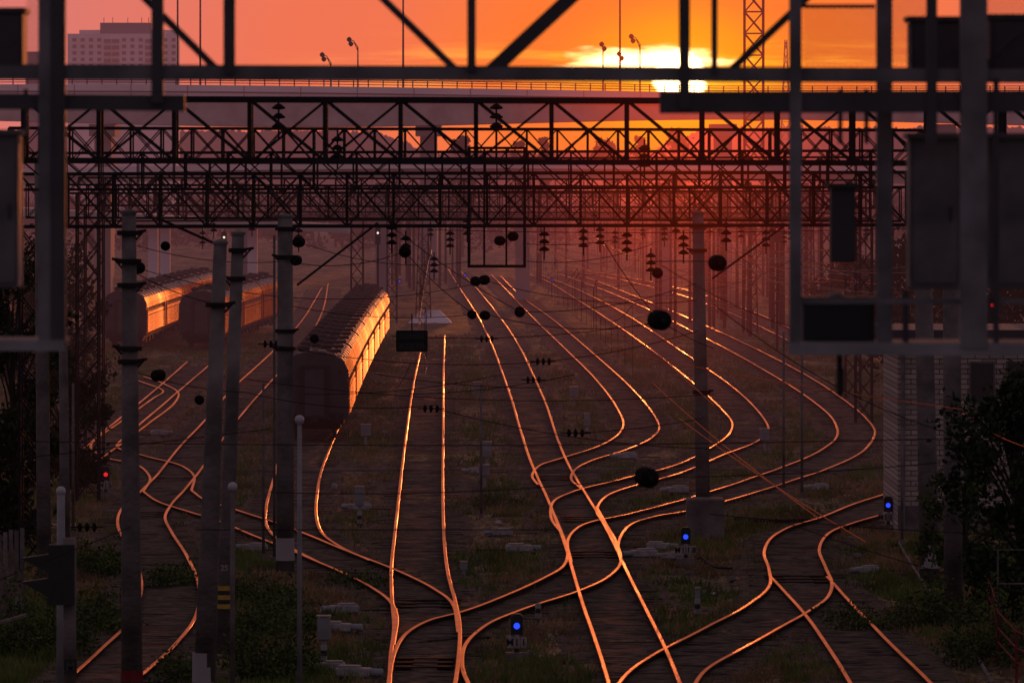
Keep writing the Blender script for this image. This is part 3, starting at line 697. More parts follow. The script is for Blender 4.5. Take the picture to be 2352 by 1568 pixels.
for (x0,x1,y0,y1) in ((1845,2015,18,150),(2050,2130,-60,150),(60,95,-60,150),(2265,2400,-60,150)):
    mm=MB(); st_=7
    k=x0
    while k<x1+ (y1-y0):
        xa,ya=k,y0; xb,yb=k-(y1-y0),y1
        if xa>x1: ya+=xa-x1; xa=x1
        if xb<x0: yb-=(x0-xb); xb=x0
        if yb>ya: 
            mm.beam(P(xa,ya,Zf+.2),P(xb,yb,Zf+.2),.0035); mm.beam(P(x0+x1-xa,ya,Zf+.2),P(x0+x1-xb,yb,Zf+.2),.0038)
        k+=st_*1.8
    mm.build('wire_mesh',M['gantry_dark'],root)
def cab(x0,y0,x1,y1,name,label,cat,m='grey',Z=Zf+.6,dep=.5,doors=True):
    a,b=P(x0,y1,Z),P(x1,y0,Z); cx=(a.x+b.x)/2; sx,sz=b.x-a.x,b.z-a.z
    r=thing(name,label,cat,(cx,Z,a.z))
    body=MB().box(cx,Z+dep/2,(a.z+b.z)/2,sx,dep,sz).build('housing',M[m],r)
    bv=body.modifiers.new('b','BEVEL'); bv.width=.015; bv.segments=2
    MB().box(cx,Z+dep/2,b.z+.02,sx+.05,dep+.06,.04).build('lid',M[m],r)
    if doors:
        MB().box(cx,Z-.012,(a.z+b.z)/2,sx*.86,.02,sz*.92).build('door',M[m],r)
        MB().beam((cx+sx*.3,Z-.03,a.z+sz*.45),(cx+sx*.3,Z-.03,a.z+sz*.55),.02).build('handle',M['gantry_dark'],r)
    else:
        for k in range(3):
            zc=a.z+sz*(k+.5)/3
            MB().lathe([(min(sx,.3)*.36,0),(min(sx,.3)*.4,.25),(min(sx,.3)*.38,.26)],(cx,Z+dep,zc),'Y',12).build('visor',M['black'],r)
cab(-40,30,52,155,'equipment_box','dark equipment box in the top left corner on the foreground gantry','equipment box','gantry_dark')
cab(-60,310,42,662,'relay_cabinet','tall grey cabinet on the left edge of the foreground gantry','cabinet','gantry')
cab(2092,50,2215,182,'equipment_box','dark box at the upper right behind the thin gantry post','equipment box','gantry_dark')
cab(2275,45,2420,182,'equipment_box','dark box in the top right corner of the gantry','equipment box','gantry_dark')
cab(2090,318,2206,664,'relay_cabinet','tall grey cabinet left of the thick round post at the right','cabinet','gantry')
cab(2268,318,2420,664,'relay_cabinet','tall grey cabinet at the right edge of the gantry','cabinet','gantry')
cab(1908,432,1966,604,'railway_signal','narrow black signal head hanging between the two right cage posts','signal','gantry_dark',doors=False,dep=.2)
cab(1844,694,2010,784,'railway_signal','wide black signal box on the right cage platform','signal','black',doors=False,dep=.3)
rt=thing('hanging_bracket','small dark rod hanging below the right cage platform','bracket',P(1928,900,Zf))
MB().tube([P(1928,812,Zf+.3),P(1930,900,Zf+.3)],.022,8).build('rod',M['black'],rt); MB().lathe([(.01,-.1),(.03,-.06),(.03,.1),(.01,.14)],P(1930,880,Zf+.3),'Z',8).build('weight',M['black'],rt)

# ---------------------------------------------------------------- concrete poles
def pole(xt,yt,xb,yb,wt,wb,label,band=None,brk=(),lean=True,group='concrete catenary poles',red=False,white=False):
    g=G(xb,yb,-.1); Z=g.y; s=F/Z; t=P(xt,yt,Z)
    r=thing('catenary_pole',label,'pole',g,group)
    MB().tube([g,g.lerp(t,.5),t],wb/2/s,14,wt/2/s).build('shaft',M['conc'],r,smooth=True)
    MB().lathe([(wt/2/s+.02,0),(wt/2/s+.03,.06),(.02,.12)],t,'Z',12).build('cap',M['conc'],r)
    k=0
    for yy in brk:
        c=g.lerp(t,(yb-yy)/(yb-yt)); rr=wb/2/s+.03
        MB().lathe([(rr*.97,-.05),(rr,-.04),(rr,.04),(rr*.97,.05)],c,'Z',12).build('clamp',M['steel'],r)
        sd_=1 if k%2==0 else -1; k+=1
        bb=MB(); bb.beam(c,c+Vector((sd_*.36,0,.05)),.06); bb.beam(c+Vector((0,0,-.3)),c+Vector((sd_*.3,0,.03)),.04); bb.build('bracket',M['steel'],r)
    if white:
        rr=wb/2/s+.006; MB().lathe([(rr,0),(rr*.98,.6)],g+Vector((0,0,.3)),'Z',14).build('white_band',M['conc_l'],r)
    if red:
        rr=wb/2/s+.007; MB().lathe([(rr,0),(rr*.99,.22)],g+Vector((0,0,.08)),'Z',14).build('red_band',M['red'],r)
    return r,g,t
p1=pole(296,492,303,1572,32,50,'thickest concrete pole at the left with a red base and dark clamps',brk=(535,600,655,800,830),red=True)
p2=pole(506,562,468,1600,30,52,'leaning concrete pole with a white and red base between two other poles',brk=(700,),white=True,red=True)
p3=pole(547,540,512,1500,28,36,'slimmer leaning concrete pole with yellow and black stripes near its foot',brk=(575,640))
p4=pole(655,500,655,1312,34,42,'upright concrete pole with white base in front of the nearest train',brk=(525,590,760,800),white=True)
p5=pole(1603,492,1616,1226,26,34,'concrete pole right of centre standing on a large concrete block',brk=(520,575,900))
p6=pole(2118,520,2136,1330,40,46,'concrete pole in front of the pale brick building, left of two',brk=(800,),white=True)
p7=pole(2185,520,2190,1400,40,44,'concrete pole in front of the brick wall, right of two')
p8=pole(92,372,102,1330,26,34,'dark concrete pole at the left edge below the gantry cage')
p9=pole(145,760,150,1290,20,24,'thin concrete pole just right of the left cage')
r_=p3[0]; Zp=p3[1].y
for k in range(5):
    zc=p3[1].z+1.0+k*.1
    MB().lathe([(.185,0),(.185,.1)],(p3[1].x+.03,Zp,zc),'Z',14).build('stripe',M['yellow' if k%2==0 else 'black'],r_)
text_mesh('25',.17,(p3[1].x+.04,Zp-.2,p3[1].z+1.9),M['conc_l'],r_)
a=G(1578,1228);b=G(1664,1228)
o=MB().box((a.x+b.x)/2,a.y+.6,.45,b.x-a.x,1.3,1.2).build('concrete_block',M['conc']); tag(o,'large rough concrete block at the foot of the pole right of centre','block'); bv=o.modifiers.new('b','BEVEL'); bv.width=.04
for (x0,y0,x1,y1,yb,l) in ((682,655,868,512,1312,'dark diagonal strut rising right from the upright pole by the train'),(1636,640,1800,520,1226,'dark diagonal strut rising right from the pole right of centre'),(360,500,495,560,1500,'dark strut between the thick pole and the leaning poles')):
    Z=ZG(yb); o=MB().beam(P(x0,y0,Z),P(x1,y1,Z),.06).build('strut',M['steel']); tag(o,l,'strut')
def slim(x,yt,yb,wpx,label,m='grey',globe=False,cat='lamp post'):
    g=G(x,yb,-.1);s=F/g.y;t=P(x,yt,g.y); r=thing('lamp_post' if globe else 'slim_post',label,cat,g)
    MB().tube([g,t],wpx/2/s,10,wpx/2/s*.8).build('shaft',M[m],r,smooth=True)
    if globe: MB().lathe([(.03,-.10),(.08,-.06),(.10,0),(.08,.06),(.05,.09),(.01,.10)],t,'Z',14).build('globe',M['globe'],r,smooth=True)
    MB().lathe([(wpx/s*.75,0),(wpx/s*.75,.12),(wpx/s*.5,.14)],g,'Z',10).build('base',M[m],r)
slim(688,964,1600,12,'light grey lamp post with a small globe below the nearest train',globe=True)
slim(140,1128,1620,22,'light grey lamp post with pale cap in the lower left corner',globe=True)
slim(534,1118,1610,12,'dull grey post with a rounded cap between the leaning poles','conc',globe=True)
for x,yt,yb,l in ((605,880,1282,'thin dark post left of the upright concrete pole'),(630,540,1290,'thin dark post touching the upright concrete pole'),(190,680,930,'thin grey post in front of the farthest train'),(1800,762,1130,'thin dark post right of centre, left of a pair'),(1842,762,1140,'thin dark post right of centre, right of a pair'),(168,880,1230,'thin dark post near the left trees'),(2072,980,1250,'thin grey post at the corner of the brick building'),(1105,880,1190,'thin dark post in the grass between the central tracks')):
    slim(x,yt,yb,7,l,'conc',cat='post')

# ---------------------------------------------------------------- insulators
def insulator_proto():
    r=thing('insulator','proto','insulator')
    MB().tube([(0,-.45,0),(0,.45,0)],.02,6).build('rod',M['steel'],r)
    for k in range(3):
        y=-.2+k*.2; MB().lathe([(.04,-.06),(.12,-.02),(.13,.02),(.05,.05)],(0,y,0),'Y',16).build('disc',M['insul'],r,smooth=False)
    return r
ins=insulator_proto(); used=[False]
ends=[(320,615,150,'black insulator disc beside the thickest pole'),(363,862,150,'black insulator disc right of the thickest pole, low down'),(930,578,150,'black insulator disc under the gantry left of the signal cage'),(1194,716,165,'black insulator disc above the main track below the cage'),(1515,735,88,'large black insulator disc hanging right of centre at mid height'),(1486,1096,88,'large black insulator disc hanging low above the curving tracks'),(1648,604,110,'large black insulator beside the top of the pole right of centre'),(1084,722,190,'left one of two small black discs above the central tracks'),(1114,724,190,'right one of two small black discs above the central tracks'),(1092,646,180,'left disc of the touching pair below the cage'),(1112,643,182,'right disc of the touching pair below the cage'),(1510,627,165,'black insulator disc straight above the large one right of centre'),(686,556,170,'black insulator disc near the top of the upright pole'),(680,598,175,'lower black insulator disc by the top of the upright pole'),(380,565,190,'small black insulator disc between the left poles'),(1148,553,186,'black disc inside the lower part of the hanging cage'),(1178,543,186,'black disc right inside the hanging cage'),(722,778,200,'black insulator disc over the front roof of the nearest train'),(458,918,190,'black insulator beside the leaning pole')]
for x,y,Z,l in ends: place(ins,used,P(x,y,Z),random.uniform(-.15,.15),l,'insulators hanging on the wires')
for x,y,Z,l in [(1248,830,190,'sideways insulator string over the main track'),(990,938,180,'sideways insulator string over the straight left track'),(1322,994,165,'sideways insulator string above the tight curve at the centre'),(200,1210,150,'sideways insulator string at the lower left'),(1225,872,200,'short insulator string left below another over the main track'),(1118,778,210,'short insulator on the wire over the main track'),(622,790,190,'insulator on the wire left of the upright pole')]:
    place(ins,used,P(x,y,Z),math.radians(80),l,'insulators hanging on the wires',sc=.8)
vi=thing('gantry_insulator','proto','insulator'); MB().tube([(0,0,0),(0,0,-.9)],.02,6).build('rod',M['steel'],vi)
for k in range(3): MB().lathe([(.05,.06),(.15,-.02),(.13,-.05),(.05,-.06)],(0,0,-.2-.2*k),'Z',14).build('disc',M['insul'],vi)
u2=[False]
for x,y,Z,l in ((1668,500,187,'below the thick gantry right of the concrete pole'),(1570,528,187,'below the thick gantry left of the concrete pole'),(1440,522,187,'below the thick gantry third left of the concrete pole'),(1495,570,195,'lower string between two others right of centre'),(1340,515,200,'below the gantry right of the cage'),(1378,512,215,'just right of the string beside the cage'),(1250,520,187,'directly right of the hanging cage'),(900,505,187,'below the gantry left of the cage'),(932,530,187,'second string left of the hanging cage'),(997,580,230,'above the white pylon base'),(1140,224,150,'on the nearest gantry above the hanging cage'),(640,224,150,'on the nearest gantry at the left'),(775,300,165,'on the second gantry left of centre'),(1480,320,165,'on the second gantry under the sun')):
    place(vi,u2,P(x,y,Z),0,'vertical insulator string '+l,'vertical insulator strings on the gantries')
for i in range(26):
    x=rng.uniform(420,2000); Z=rng.choice([226,268,298,330,410]); y=rng.uniform(480,530)
    place(vi,u2,P(x,y,Z),0,'small dark insulator string hanging under the far gantries','insulator strings under the far gantries')

# ---------------------------------------------------------------- wires
def wire(pts,r,label,m='wire_d',group='cross wires over the yard',sag=0.0,name='span_wire'):
    a,b=pts[0],pts[-1]
    if len(pts)==2:
        pts=[a.lerp(b,t/14)-Vector((0,0,sag*4*(t/14)*(1-t/14))) for t in range(15)]
    o=MB().tube(pts,r,5).build(name,M[m]); tag(o,label,'wire',group); return o
W=[(0,1058,620,985,150,.0),(0,1012,2400,1000,150,.15),(450,1216,1275,1216,140,.0),(560,870,1640,905,185,.35),(900,772,1540,735,170,.2),(860,858,1250,890,175,.1),(620,790,1250,830,172,.25),(940,905,1320,860,165,.1),(1000,938,1640,1030,160,.2),(1630,1180,2352,1230,150,.05),(0,1330,300,1210,130,0),(1520,610,2100,800,180,.5),(1120,722,1515,740,170,.25),(1640,700,2240,1010,150,.4),(330,620,1100,650,186,.6),(560,900,1000,930,165,.2),(1100,640,1600,690,186,.3),(1000,528,2080,524,187,.1),(300,560,655,600,186,.2),(655,700,1090,722,186,.2),(1780,1190,2352,1360,140,.1),(620,1130,1486,1096,120,.12),(1486,1096,2352,1040,120,.1),(700,905,1150,860,180,.15),(300,620,506,700,150,.1),(655,600,930,578,160,.2),(1194,716,1600,650,165,.2),(930,578,1090,722,160,.1),(1250,830,1603,760,170,.1),(1322,994,1616,960,150,.05),(900,520,1194,716,170,.1),(1378,540,1515,735,150,.1),(1515,735,1640,800,140,.05),(1500,600,1640,600,150,.0),(700,560,1080,600,190,.3),(300,850,560,900,150,.1),(1210,600,1500,560,187,.2),(1210,560,1440,545,187,.1)]
for i,(x0,y0,x1,y1,Z,sg) in enumerate(W):
    wire([P(x0,y0,Z),P(x1,y1,Z+ (i%3)*2)],.010 if Z>125 else .008,'thin dark wire strung across the yard between poles',sag=sg)
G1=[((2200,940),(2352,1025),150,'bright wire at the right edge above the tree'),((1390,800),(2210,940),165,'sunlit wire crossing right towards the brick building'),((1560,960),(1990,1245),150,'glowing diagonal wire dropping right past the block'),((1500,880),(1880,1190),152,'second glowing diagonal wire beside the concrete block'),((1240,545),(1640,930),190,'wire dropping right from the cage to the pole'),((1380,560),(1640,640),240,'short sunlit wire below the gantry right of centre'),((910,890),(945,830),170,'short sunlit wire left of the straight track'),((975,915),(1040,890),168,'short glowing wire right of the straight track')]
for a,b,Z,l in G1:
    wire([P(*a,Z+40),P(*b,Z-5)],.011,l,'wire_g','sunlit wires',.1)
for k,lab in (('A','straight left track'),('C','main track'),('D','first curving track'),('E','second curving track'),('Ftrk','third curving track')):
    lw,rw=px2w(T[k][0]),px2w(T[k][1]); n=len(lw)
    pts=[]
    for i in range(0,n,4):
        p=lw[i]; q=min(rw,key=lambda v:(v-p).length)
        if (q-p).length<3: c=(p+q)/2; pts.append((c.x,c.y))
    pts=[p for p in pts if 150<p[1]<600]; pts.sort(key=lambda p:p[1])
    pts=resamp([Vector((x,y,0)) for x,y in pts],6.0)
    cw=[Vector((p.x,p.y,6.1)) for p in pts]; wire(cw,.008,'contact wire running above the '+lab,'wire','overhead contact wires',name='contact_wire')
    mw=[Vector((p.x,p.y,7.6-.9*(1-((i%10)/5-1)**2))) for i,p in enumerate(pts)]
    r=thing('messenger_wire','sagging messenger wire with droppers above the '+lab,'wire',mw[0].copy(),'overhead messenger wires')
    MB().tube(mw,.008,5).build('cable',M['wire_d'],r)
    dr=MB()
    for a,b in zip(cw,mw): dr.beam(a,b,.008)
    dr.build('droppers',M['wire_d'],r)['kind']='stuff'

# ---------------------------------------------------------------- far catenary masts
ms=thing('catenary_mast','slim dark catenary mast far down the yard','mast',(0,0,0),'catenary masts far down the yard')
MB().tube([(0,0,-.2),(0,0,9.5)],.13,8,.08).build('shaft',M['steel_far'],ms)
MB().beam((0,0,7.2),(2.4,0,7.0),.06).build('arm',M['steel_far'],ms); MB().beam((0,0,8.4),(2.4,0,7.05),.04).build('stay',M['steel_far'],ms)
MB().lathe([(.03,-.4),(.12,-.3),(.05,-.2),(.12,-.1),(.03,0)],(2.2,0,6.95),'Z',8).build('insulator',M['steel_far'],ms)
u3=[False]
for i in range(96):
    x=rng.choice([rng.uniform(1230,2050),rng.uniform(1480,2060),rng.uniform(880,1060),rng.uniform(1230,2050)]); yb_=rng.uniform(605,770) if x>1500 else rng.uniform(605,670)
    g=G(x,yb_); place(ms,u3,(g.x,g.y,0),random.choice([0,math.pi]),'slim dark catenary mast far down the yard','catenary masts far down the yard',sc=random.uniform(.85,1.05))
for (a,b,yb_,yt_,l) in ((1716,1740,760,480,'lattice mast in the right distance, nearest the concrete pole'),(1772,1790,740,500,'lattice mast in the right distance, second from the pole'),(1850,1872,740,480,'lattice mast behind the right cage'),(955,990,735,520,'lattice pylon on a white base at the centre left distance')):
    Z=ZG(yb_); lattice_tower(a,b,yt_,Z,l,taper=.6,w=.05,step=.9,name='lattice_mast')
for i in range(30):
    x0=1150+rng.random()*530; y0=515+rng.random()*80; x1=x0+200+rng.random()*400; y1=y0+20+rng.random()*120; Z=rng.uniform(220,380)
    wire([P(x0,y0,Z+90),P(min(x1,2080),y1,Z)],.013,'fine hazy overhead wire in the distance above the right hand tracks','wire' if i%3 else 'wire_g','fine wires above the far right tracks',.5)
g=G(988,735); s=F/g.y
o=MB().sweep([[(g.x-50/s,g.y-1,-.2),(g.x+50/s,g.y-1,-.2),(g.x+50/s,g.y+2,-.2),(g.x-50/s,g.y+2,-.2)],[(g.x-22/s,g.y,.7),(g.x+22/s,g.y,.7),(g.x+22/s,g.y+1,.7),(g.x-22/s,g.y+1,.7)]]).build('pylon_base',M['deck']); tag(o,'pale sloping concrete base under the lattice pylon at centre left','pylon base')
Zs=170; r=thing('hanging_signboard','dark rectangular signboard with faint lettering hanging over the straight left track','sign',P(946,808,Zs))
a,b=P(912,806,Zs),P(980,760,Zs); MB().box((a.x+b.x)/2,Zs,(a.z+b.z)/2,b.x-a.x,.05,b.z-a.z).build('board',M['black'],r)
fr=MB(); 
for x in (911,981): fr.beam(P(x,760,Zs-.04),P(x,806,Zs-.04),.03)
for y in (760,783,806): fr.beam(P(911,y,Zs-.04),P(981,y,Zs-.04),.03)
fr.build('frame',M['steel'],r); text_mesh('КОНЕЦ',.17,(( a.x+b.x)/2,Zs-.05,P(0,772,Zs).z),M['gantry_dark'],r); text_mesh('К.СЕТИ',.17,((a.x+b.x)/2,Zs-.05,P(0,795,Zs).z),M['gantry_dark'],r)
MB().beam(P(946,760,Zs),P(946,720,Zs),.03).build('hanger',M['steel'],r)

# ---------------------------------------------------------------- trains
LC=23.0
def carriage():
    r=thing('passenger_carriage','proto','train carriage')
    hw=1.34
    side=[(hw-.06,.78),(hw,.90)]
    z=.94
    while z<1.92:           # deep sawtooth corrugation, upper facets tilted to the sky
        side+= [(hw,z),(hw+.045,z+.02),(hw+.045,z+.03),(hw,z+.095)]; z+=.125
    side+=[(hw+.02,1.99),(hw+.02,2.0),(hw,2.04),(hw+.03,2.08),(hw,2.13),(hw-.03,2.42),(hw+.035,2.45),(hw+.035,2.465),(hw-.005,2.54),(hw+.035,2.57),(hw+.035,2.58),(hw-.01,2.66),(hw+.02,2.69),(hw+.02,2.70),(hw-.06,2.86)]
    nside=len(side)
    roof=[(hw-.14,3.04),(hw-.3,3.2),(hw-.6,3.36),(.35,3.48)]
    right=side+roof; prof=right+[(-x,z) for x,z in reversed(right)]
    mb=MB(); n=len(prof); 
    for y in (.25,LC-.25):
        for x,z in prof: mb.v.append((x,y,z))
    for k in range(n):
        j=(k+1)%n
        mb.c=1 if (k>=nside and k<n-nside-1) else 0
        mb.face([k,j,n+j,n+k])
    mb.c=2; mb.face(list(range(n))[::-1]); mb.face([n+k for k in range(n)])
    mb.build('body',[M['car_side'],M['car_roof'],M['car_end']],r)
    for s in (-1,1):
        for k in range(10):
            w_=MB(); w_.box(s*(hw-.006),2.9+k*1.9,2.27,.012,0.9,.28); w_.build('window',M['glass'],r)
        for y in (1.1,LC-1.1):
            MB().box(s*(hw+.022),y,1.72,.05,.75,1.5).build('door',M['car_side'],r)
    for k in range(9):
        y=1.8+k*2.42; x=(-.45,.4,0)[k%3]
        MB().lathe([(.2,-.02),(.24,.06),(.26,.17),(.13,.24),(.02,.25)],(x,y,3.46),'Z',10).build('roof_vent',M['car_vent'],r)
        if k%3==0: MB().box(-x*1.6,y+1.1,3.45,.6,.8,.14).build('roof_hatch',M['car_vent'],r)
    rb=MB()
    for k in range(8):
        y=.9+k*3.0; arc=[(x,z+.01) for x,z in ([(-q[0],q[1]) for q in roof]+[(0,3.49)]+roof[::-1])]
        rb.sweep([[(x,y-.05,z-.02),(x,y+.05,z-.02),(x,y+.05,z+.018),(x,y-.05,z+.018)] for x,z in arc])
    rb.box(0,LC/2,3.48,.2,LC-1.2,.05)
    rb.build('roof_ribs',M['car_vent'],r)['kind']='stuff'
    MB().box(0,LC/2,.7,2.3,LC-1,.2).build('underframe',M['soot'],r)
    for y in (7.5,11.5,15): MB().box(0,y,.42,1.9,1.6,.4).build('equipment_crate',M['soot'],r)
    for y in (3.2,LC-3.2):
        bg_=MB().box(0,y,.5,2.0,2.8,.2).build('bogie',M['soot'],r)
        wh=MB(); wh.beam((0,y-1.2,.44),(0,y+1.2,.44),.1)
        for yy in (y-1.2,y+1.2):
            wh.tube([(-.95,yy,.44),(.95,yy,.44)],.08,8)
            for sx in (-.76,.76): wh.lathe([(.42,-.06),(.44,-.05),(.44,.06),(.3,.07)],(sx,yy,.44),'X',18)
        wh.build('wheels',M['soot'],bg_)
    for y,sg in ((.25,-1),(LC-.25,1)):
        gb=MB().box(0,y+sg*.12,1.9,1.15,.26,2.1).build('gangway',M['soot'],r)
        MB().box(0,y+sg*.26,1.85,.75,.04,1.85).build('door',M['car_end'],gb)
        for sx in (-.9,.9):
            MB().lathe([(.07,0),(.07,.22),(.22,.23),(.22,.27)],(sx,y if sg>0 else y-.27,.9),'Y',14).build('buffer',M['soot'],r)
            MB().box(sx*1.12,y+sg*.02,2.7,.13,.04,.13).build('marker_lamp',M['black'],r)
            MB().beam((sx*1.25,y+sg*.06,1.2),(sx*1.25,y+sg*.06,2.4),.03).build('handrail',M['car_end'],r)
        MB().box(0,y+sg*.3,.85,.3,.5,.28).build('coupler',M['soot'],r)
        MB().beam((-1.2,y+sg*.05,1.0),(1.2,y+sg*.05,1.0),.08).build('buffer_beam',M['soot'],r)
    return r
car=carriage(); uc=[False]
ORD=['first','second','third','fourth','fifth','sixth','seventh','eighth','ninth']
def train(x0,y0,h0,curv,n,name):
    x,y,h=x0,y0,h0
    for i in range(n):
        lab='dark fronted leading carriage of the %s'%name if i==0 else '%s carriage back along the %s'%(ORD[i],name)
        place(car,uc,(x,y,0.0),-h,lab,'passenger carriages of the '+name)
        x+=math.sin(h)*LC; y+=math.cos(h)*LC; h+=curv
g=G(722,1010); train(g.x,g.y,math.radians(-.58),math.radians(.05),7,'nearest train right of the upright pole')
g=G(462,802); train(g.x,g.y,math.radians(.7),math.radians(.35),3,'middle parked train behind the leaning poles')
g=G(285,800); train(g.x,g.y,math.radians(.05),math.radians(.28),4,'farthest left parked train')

# ---------------------------------------------------------------- dwarf signals
def dwarf(x,yb,col,txt,label,sc=1.0):
    g=G(x,yb,-.15); r=thing('dwarf_signal',label,'railway signal',g,'small ground signals')
    X0,Y0,Z0=g
    MB().box(X0,Y0,Z0+.08,.5,.4,.2).build('base',M['conc'],r)
    for k in range(4): MB().tube([(X0,Y0,Z0+.17+k*.1),(X0,Y0,Z0+.268+k*.1)],.055,10).build('post_band',M['white' if k%2 else 'black'],r)
    hs=MB(); hs.prism([(X0-.13,Z0+.56),(X0+.13,Z0+.56),(X0+.13,Z0+.96),(X0+.08,Z0+1.02),(X0-.08,Z0+1.02),(X0-.13,Z0+.96)],Y0-.02,Y0+.26); hs=hs.build('housing',M['black'],r)
    MB().lathe([(.07,0),(.07,-.03),(.02,-.05)],(X0,Y0-.02,Z0+.76),'Y',14).build('lens',M[col],r)
    vz=MB()
    for k in range(9):
        t0=math.pi*k/9;t1=math.pi*(k+1)/9
        vz.beam((X0+.105*math.cos((t0+t1)/2),Y0-.02,Z0+.76+.105*math.sin((t0+t1)/2)),(X0+.105*math.cos((t0+t1)/2),Y0-.2,Z0+.76+.105*math.sin((t0+t1)/2)),.045,.012)
    vz.build('visor',M['black'],hs)
    if txt:
        n_=len(txt)
        for i,ch in enumerate(txt):
            cx=X0+(i-(n_-1)/2)*.15; pp=MB().box(cx,Y0-.07,Z0+.40,.13,.03,.23).build('number_plate',M['white'],r); text_mesh(ch,.21,(cx,Y0-.095,Z0+.40),M['black'],pp,'numeral')
    return r
dwarf(1187,1516,'blue_l','M11','blue lit ground signal marked M11 at the bottom centre')
dwarf(1575,1296,'blue_l','M118','blue lit ground signal marked M118 right of the white point machines')
dwarf(2040,1218,'blue_l','M116','blue lit ground signal marked M116 by the brick building')
dwarf(243,1142,'red_l','M15','red lit ground signal marked M15 at the left')
dwarf(203,948,'red_l','','red lit ground signal at the far left below the trees')
dwarf(918,665,'blue_l','','tiny blue ground signal far away left of the lattice pylon')
dwarf(1268,662,'blue_l','','tiny blue ground signal far away right of the hanging cage')
dwarf(1068,650,'blue_l','','tiny blue ground signal far away under the hanging cage')
dwarf(1370,668,'red_l','','tiny red ground signal far away right of centre')
def mast_signal(x,y,Z,label,col='red_d'):
    t=P(x,y,Z); r=thing('mast_signal',label,'railway signal',(t.x,Z,-.2)); MB().tube([(t.x,Z,-.2),(t.x,Z,t.z+.4)],.07,8).build('mast',M['steel'],r)
    h=MB().box(t.x,Z-.15,t.z-.2,.36,.2,1.1).build('head',M['black'],r); MB().lathe([(.07,0),(.06,-.05),(.02,-.06)],(t.x,Z-.26,t.z),'Y',10).build('lens',M[col],h)
mast_signal(2278,700,230,'red signal on a mast behind the right hand cage'); mast_signal(1785,528,420,'red signal on a distant mast right of centre','red_l')
mast_signal(515,545,450,'white lit signal on a distant mast above the left trains','white_l'); mast_signal(868,535,460,'white lit signal on a distant mast left of the cage','white_l')
g=G(160,1640,-.1); Z=g.y; r=thing('signal_post','black two visor signal head on a post in the lower left corner','railway signal',g)
MB().tube([g,P(160,1235,Z)],.13,10).build('post',M['conc'],r,smooth=True)
a,b=P(112,1388,Z-.2),P(172,1250,Z-.2); hd=MB().box((a.x+b.x)/2,Z-.2,(a.z+b.z)/2,b.x-a.x,.3,b.z-a.z).build('head',M['black'],r)
for yy in (1295,1350):
    c=P(112,yy,Z-.2); vs=MB(); vs.sweep([[(c.x,c.y-.15,c.z+.2),(c.x,c.y+.15,c.z+.2),(c.x,c.y+.15,c.z-.16),(c.x,c.y-.15,c.z-.16)],[(c.x-.5,c.y-.15,c.z+.13),(c.x-.5,c.y+.15,c.z+.13),(c.x-.5,c.y+.15,c.z+.1),(c.x-.5,c.y-.15,c.z+.1)]]); vs.build('visor',M['black'],hd)
q=P(162,1530,Z-.4); pp=MB().box(q.x,q.y,q.z,.25,.03,.32).build('number_plate',M['black'],r); text_mesh('M',.22,(q.x,q.y-.03,q.z),M['conc'],pp,'numeral')

# ---------------------------------------------------------------- point machines, boxes
pm=thing('point_machine','proto','point machine'); b_=MB().box(0,0,.14,.85,.4,.22).build('housing',M['white'],pm); bv=b_.modifiers.new('b','BEVEL'); bv.width=.04; bv.segments=2
MB().box(-.1,0,.275,.5,.34,.06).build('lid',M['conc_l'],pm); MB().tube([(.42,0,.14),(.72,0,.14)],.1,12).build('motor',M['grey'],pm); MB().beam((-.42,.05,.08),(-1.4,.2,.08),.04).build('throw_rod',M['steel'],pm); MB().box(0,0,0,1.1,.55,.05).build('foot_plate',M['gantry_dark'],pm)
um=[False]
for x,y,l in ((790,1408,'beside the bottom left switch, upper one'),(760,1540,'at the bottom left, left one of the close group'),(812,1556,'at the bottom left, right one of the close group'),(770,1452,'at the bottom left, above the close group'),(1152,1230,'lying in grass left of the central crossing'),(1192,1268,'small one just below left of the central crossing'),(1478,1280,'left of the M118 ground signal'),(1512,1262,'upper one of the group left of the M118 signal'),(1548,1284,'right next to the M118 signal'),(1440,1054,'inside the first tight right curve'),(1992,1316,'right of the rightmost track'),(1098,1088,'left of the main track near the cable trough'),(585,1266,'behind the upright concrete pole'),(1880,1126,'inside the outermost right curve'),(1556,1132,'near the large concrete block, left of it'),(365,1000,'between the left hand tracks'),(826,1172,'right of the siding curve')):
    g=G(x,y,-.15); place(pm,um,g,random.choice([0,math.pi])+random.uniform(-.5,.5),'pale metal point machine '+l,'point machines beside the rails',sc=random.uniform(.7,.92))
def box_post(x,yt,yb,wpx,label,strip=False):
    g=G(x,yb,-.2); s=F/g.y; t=P(x,yt,g.y); w_=wpx/s; hgt=t.z-g.z; r=thing('track_box',label,'equipment box',g,'small trackside boxes')
    MB().tube([g,(g.x,g.y,g.z+hgt*.55)],.05,8).build('post',M['grey'],r)
    b=MB().box(g.x,g.y,g.z+hgt*.76,w_,w_*.7,hgt*.46).build('housing',M['grey'],r); bv=b.modifiers.new('b','BEVEL'); bv.width=.02
    MB().box(g.x,g.y,t.z+.015,w_*1.12,w_*.85,.03).build('lid',M['conc_l'],r)
    if strip:
        for k in range(4): MB().tube([(g.x,g.y-.02,g.z+k*.12),(g.x,g.y-.02,g.z+.115+k*.12)],.07,8).build('band',M['white' if k%2 else 'black'],r)
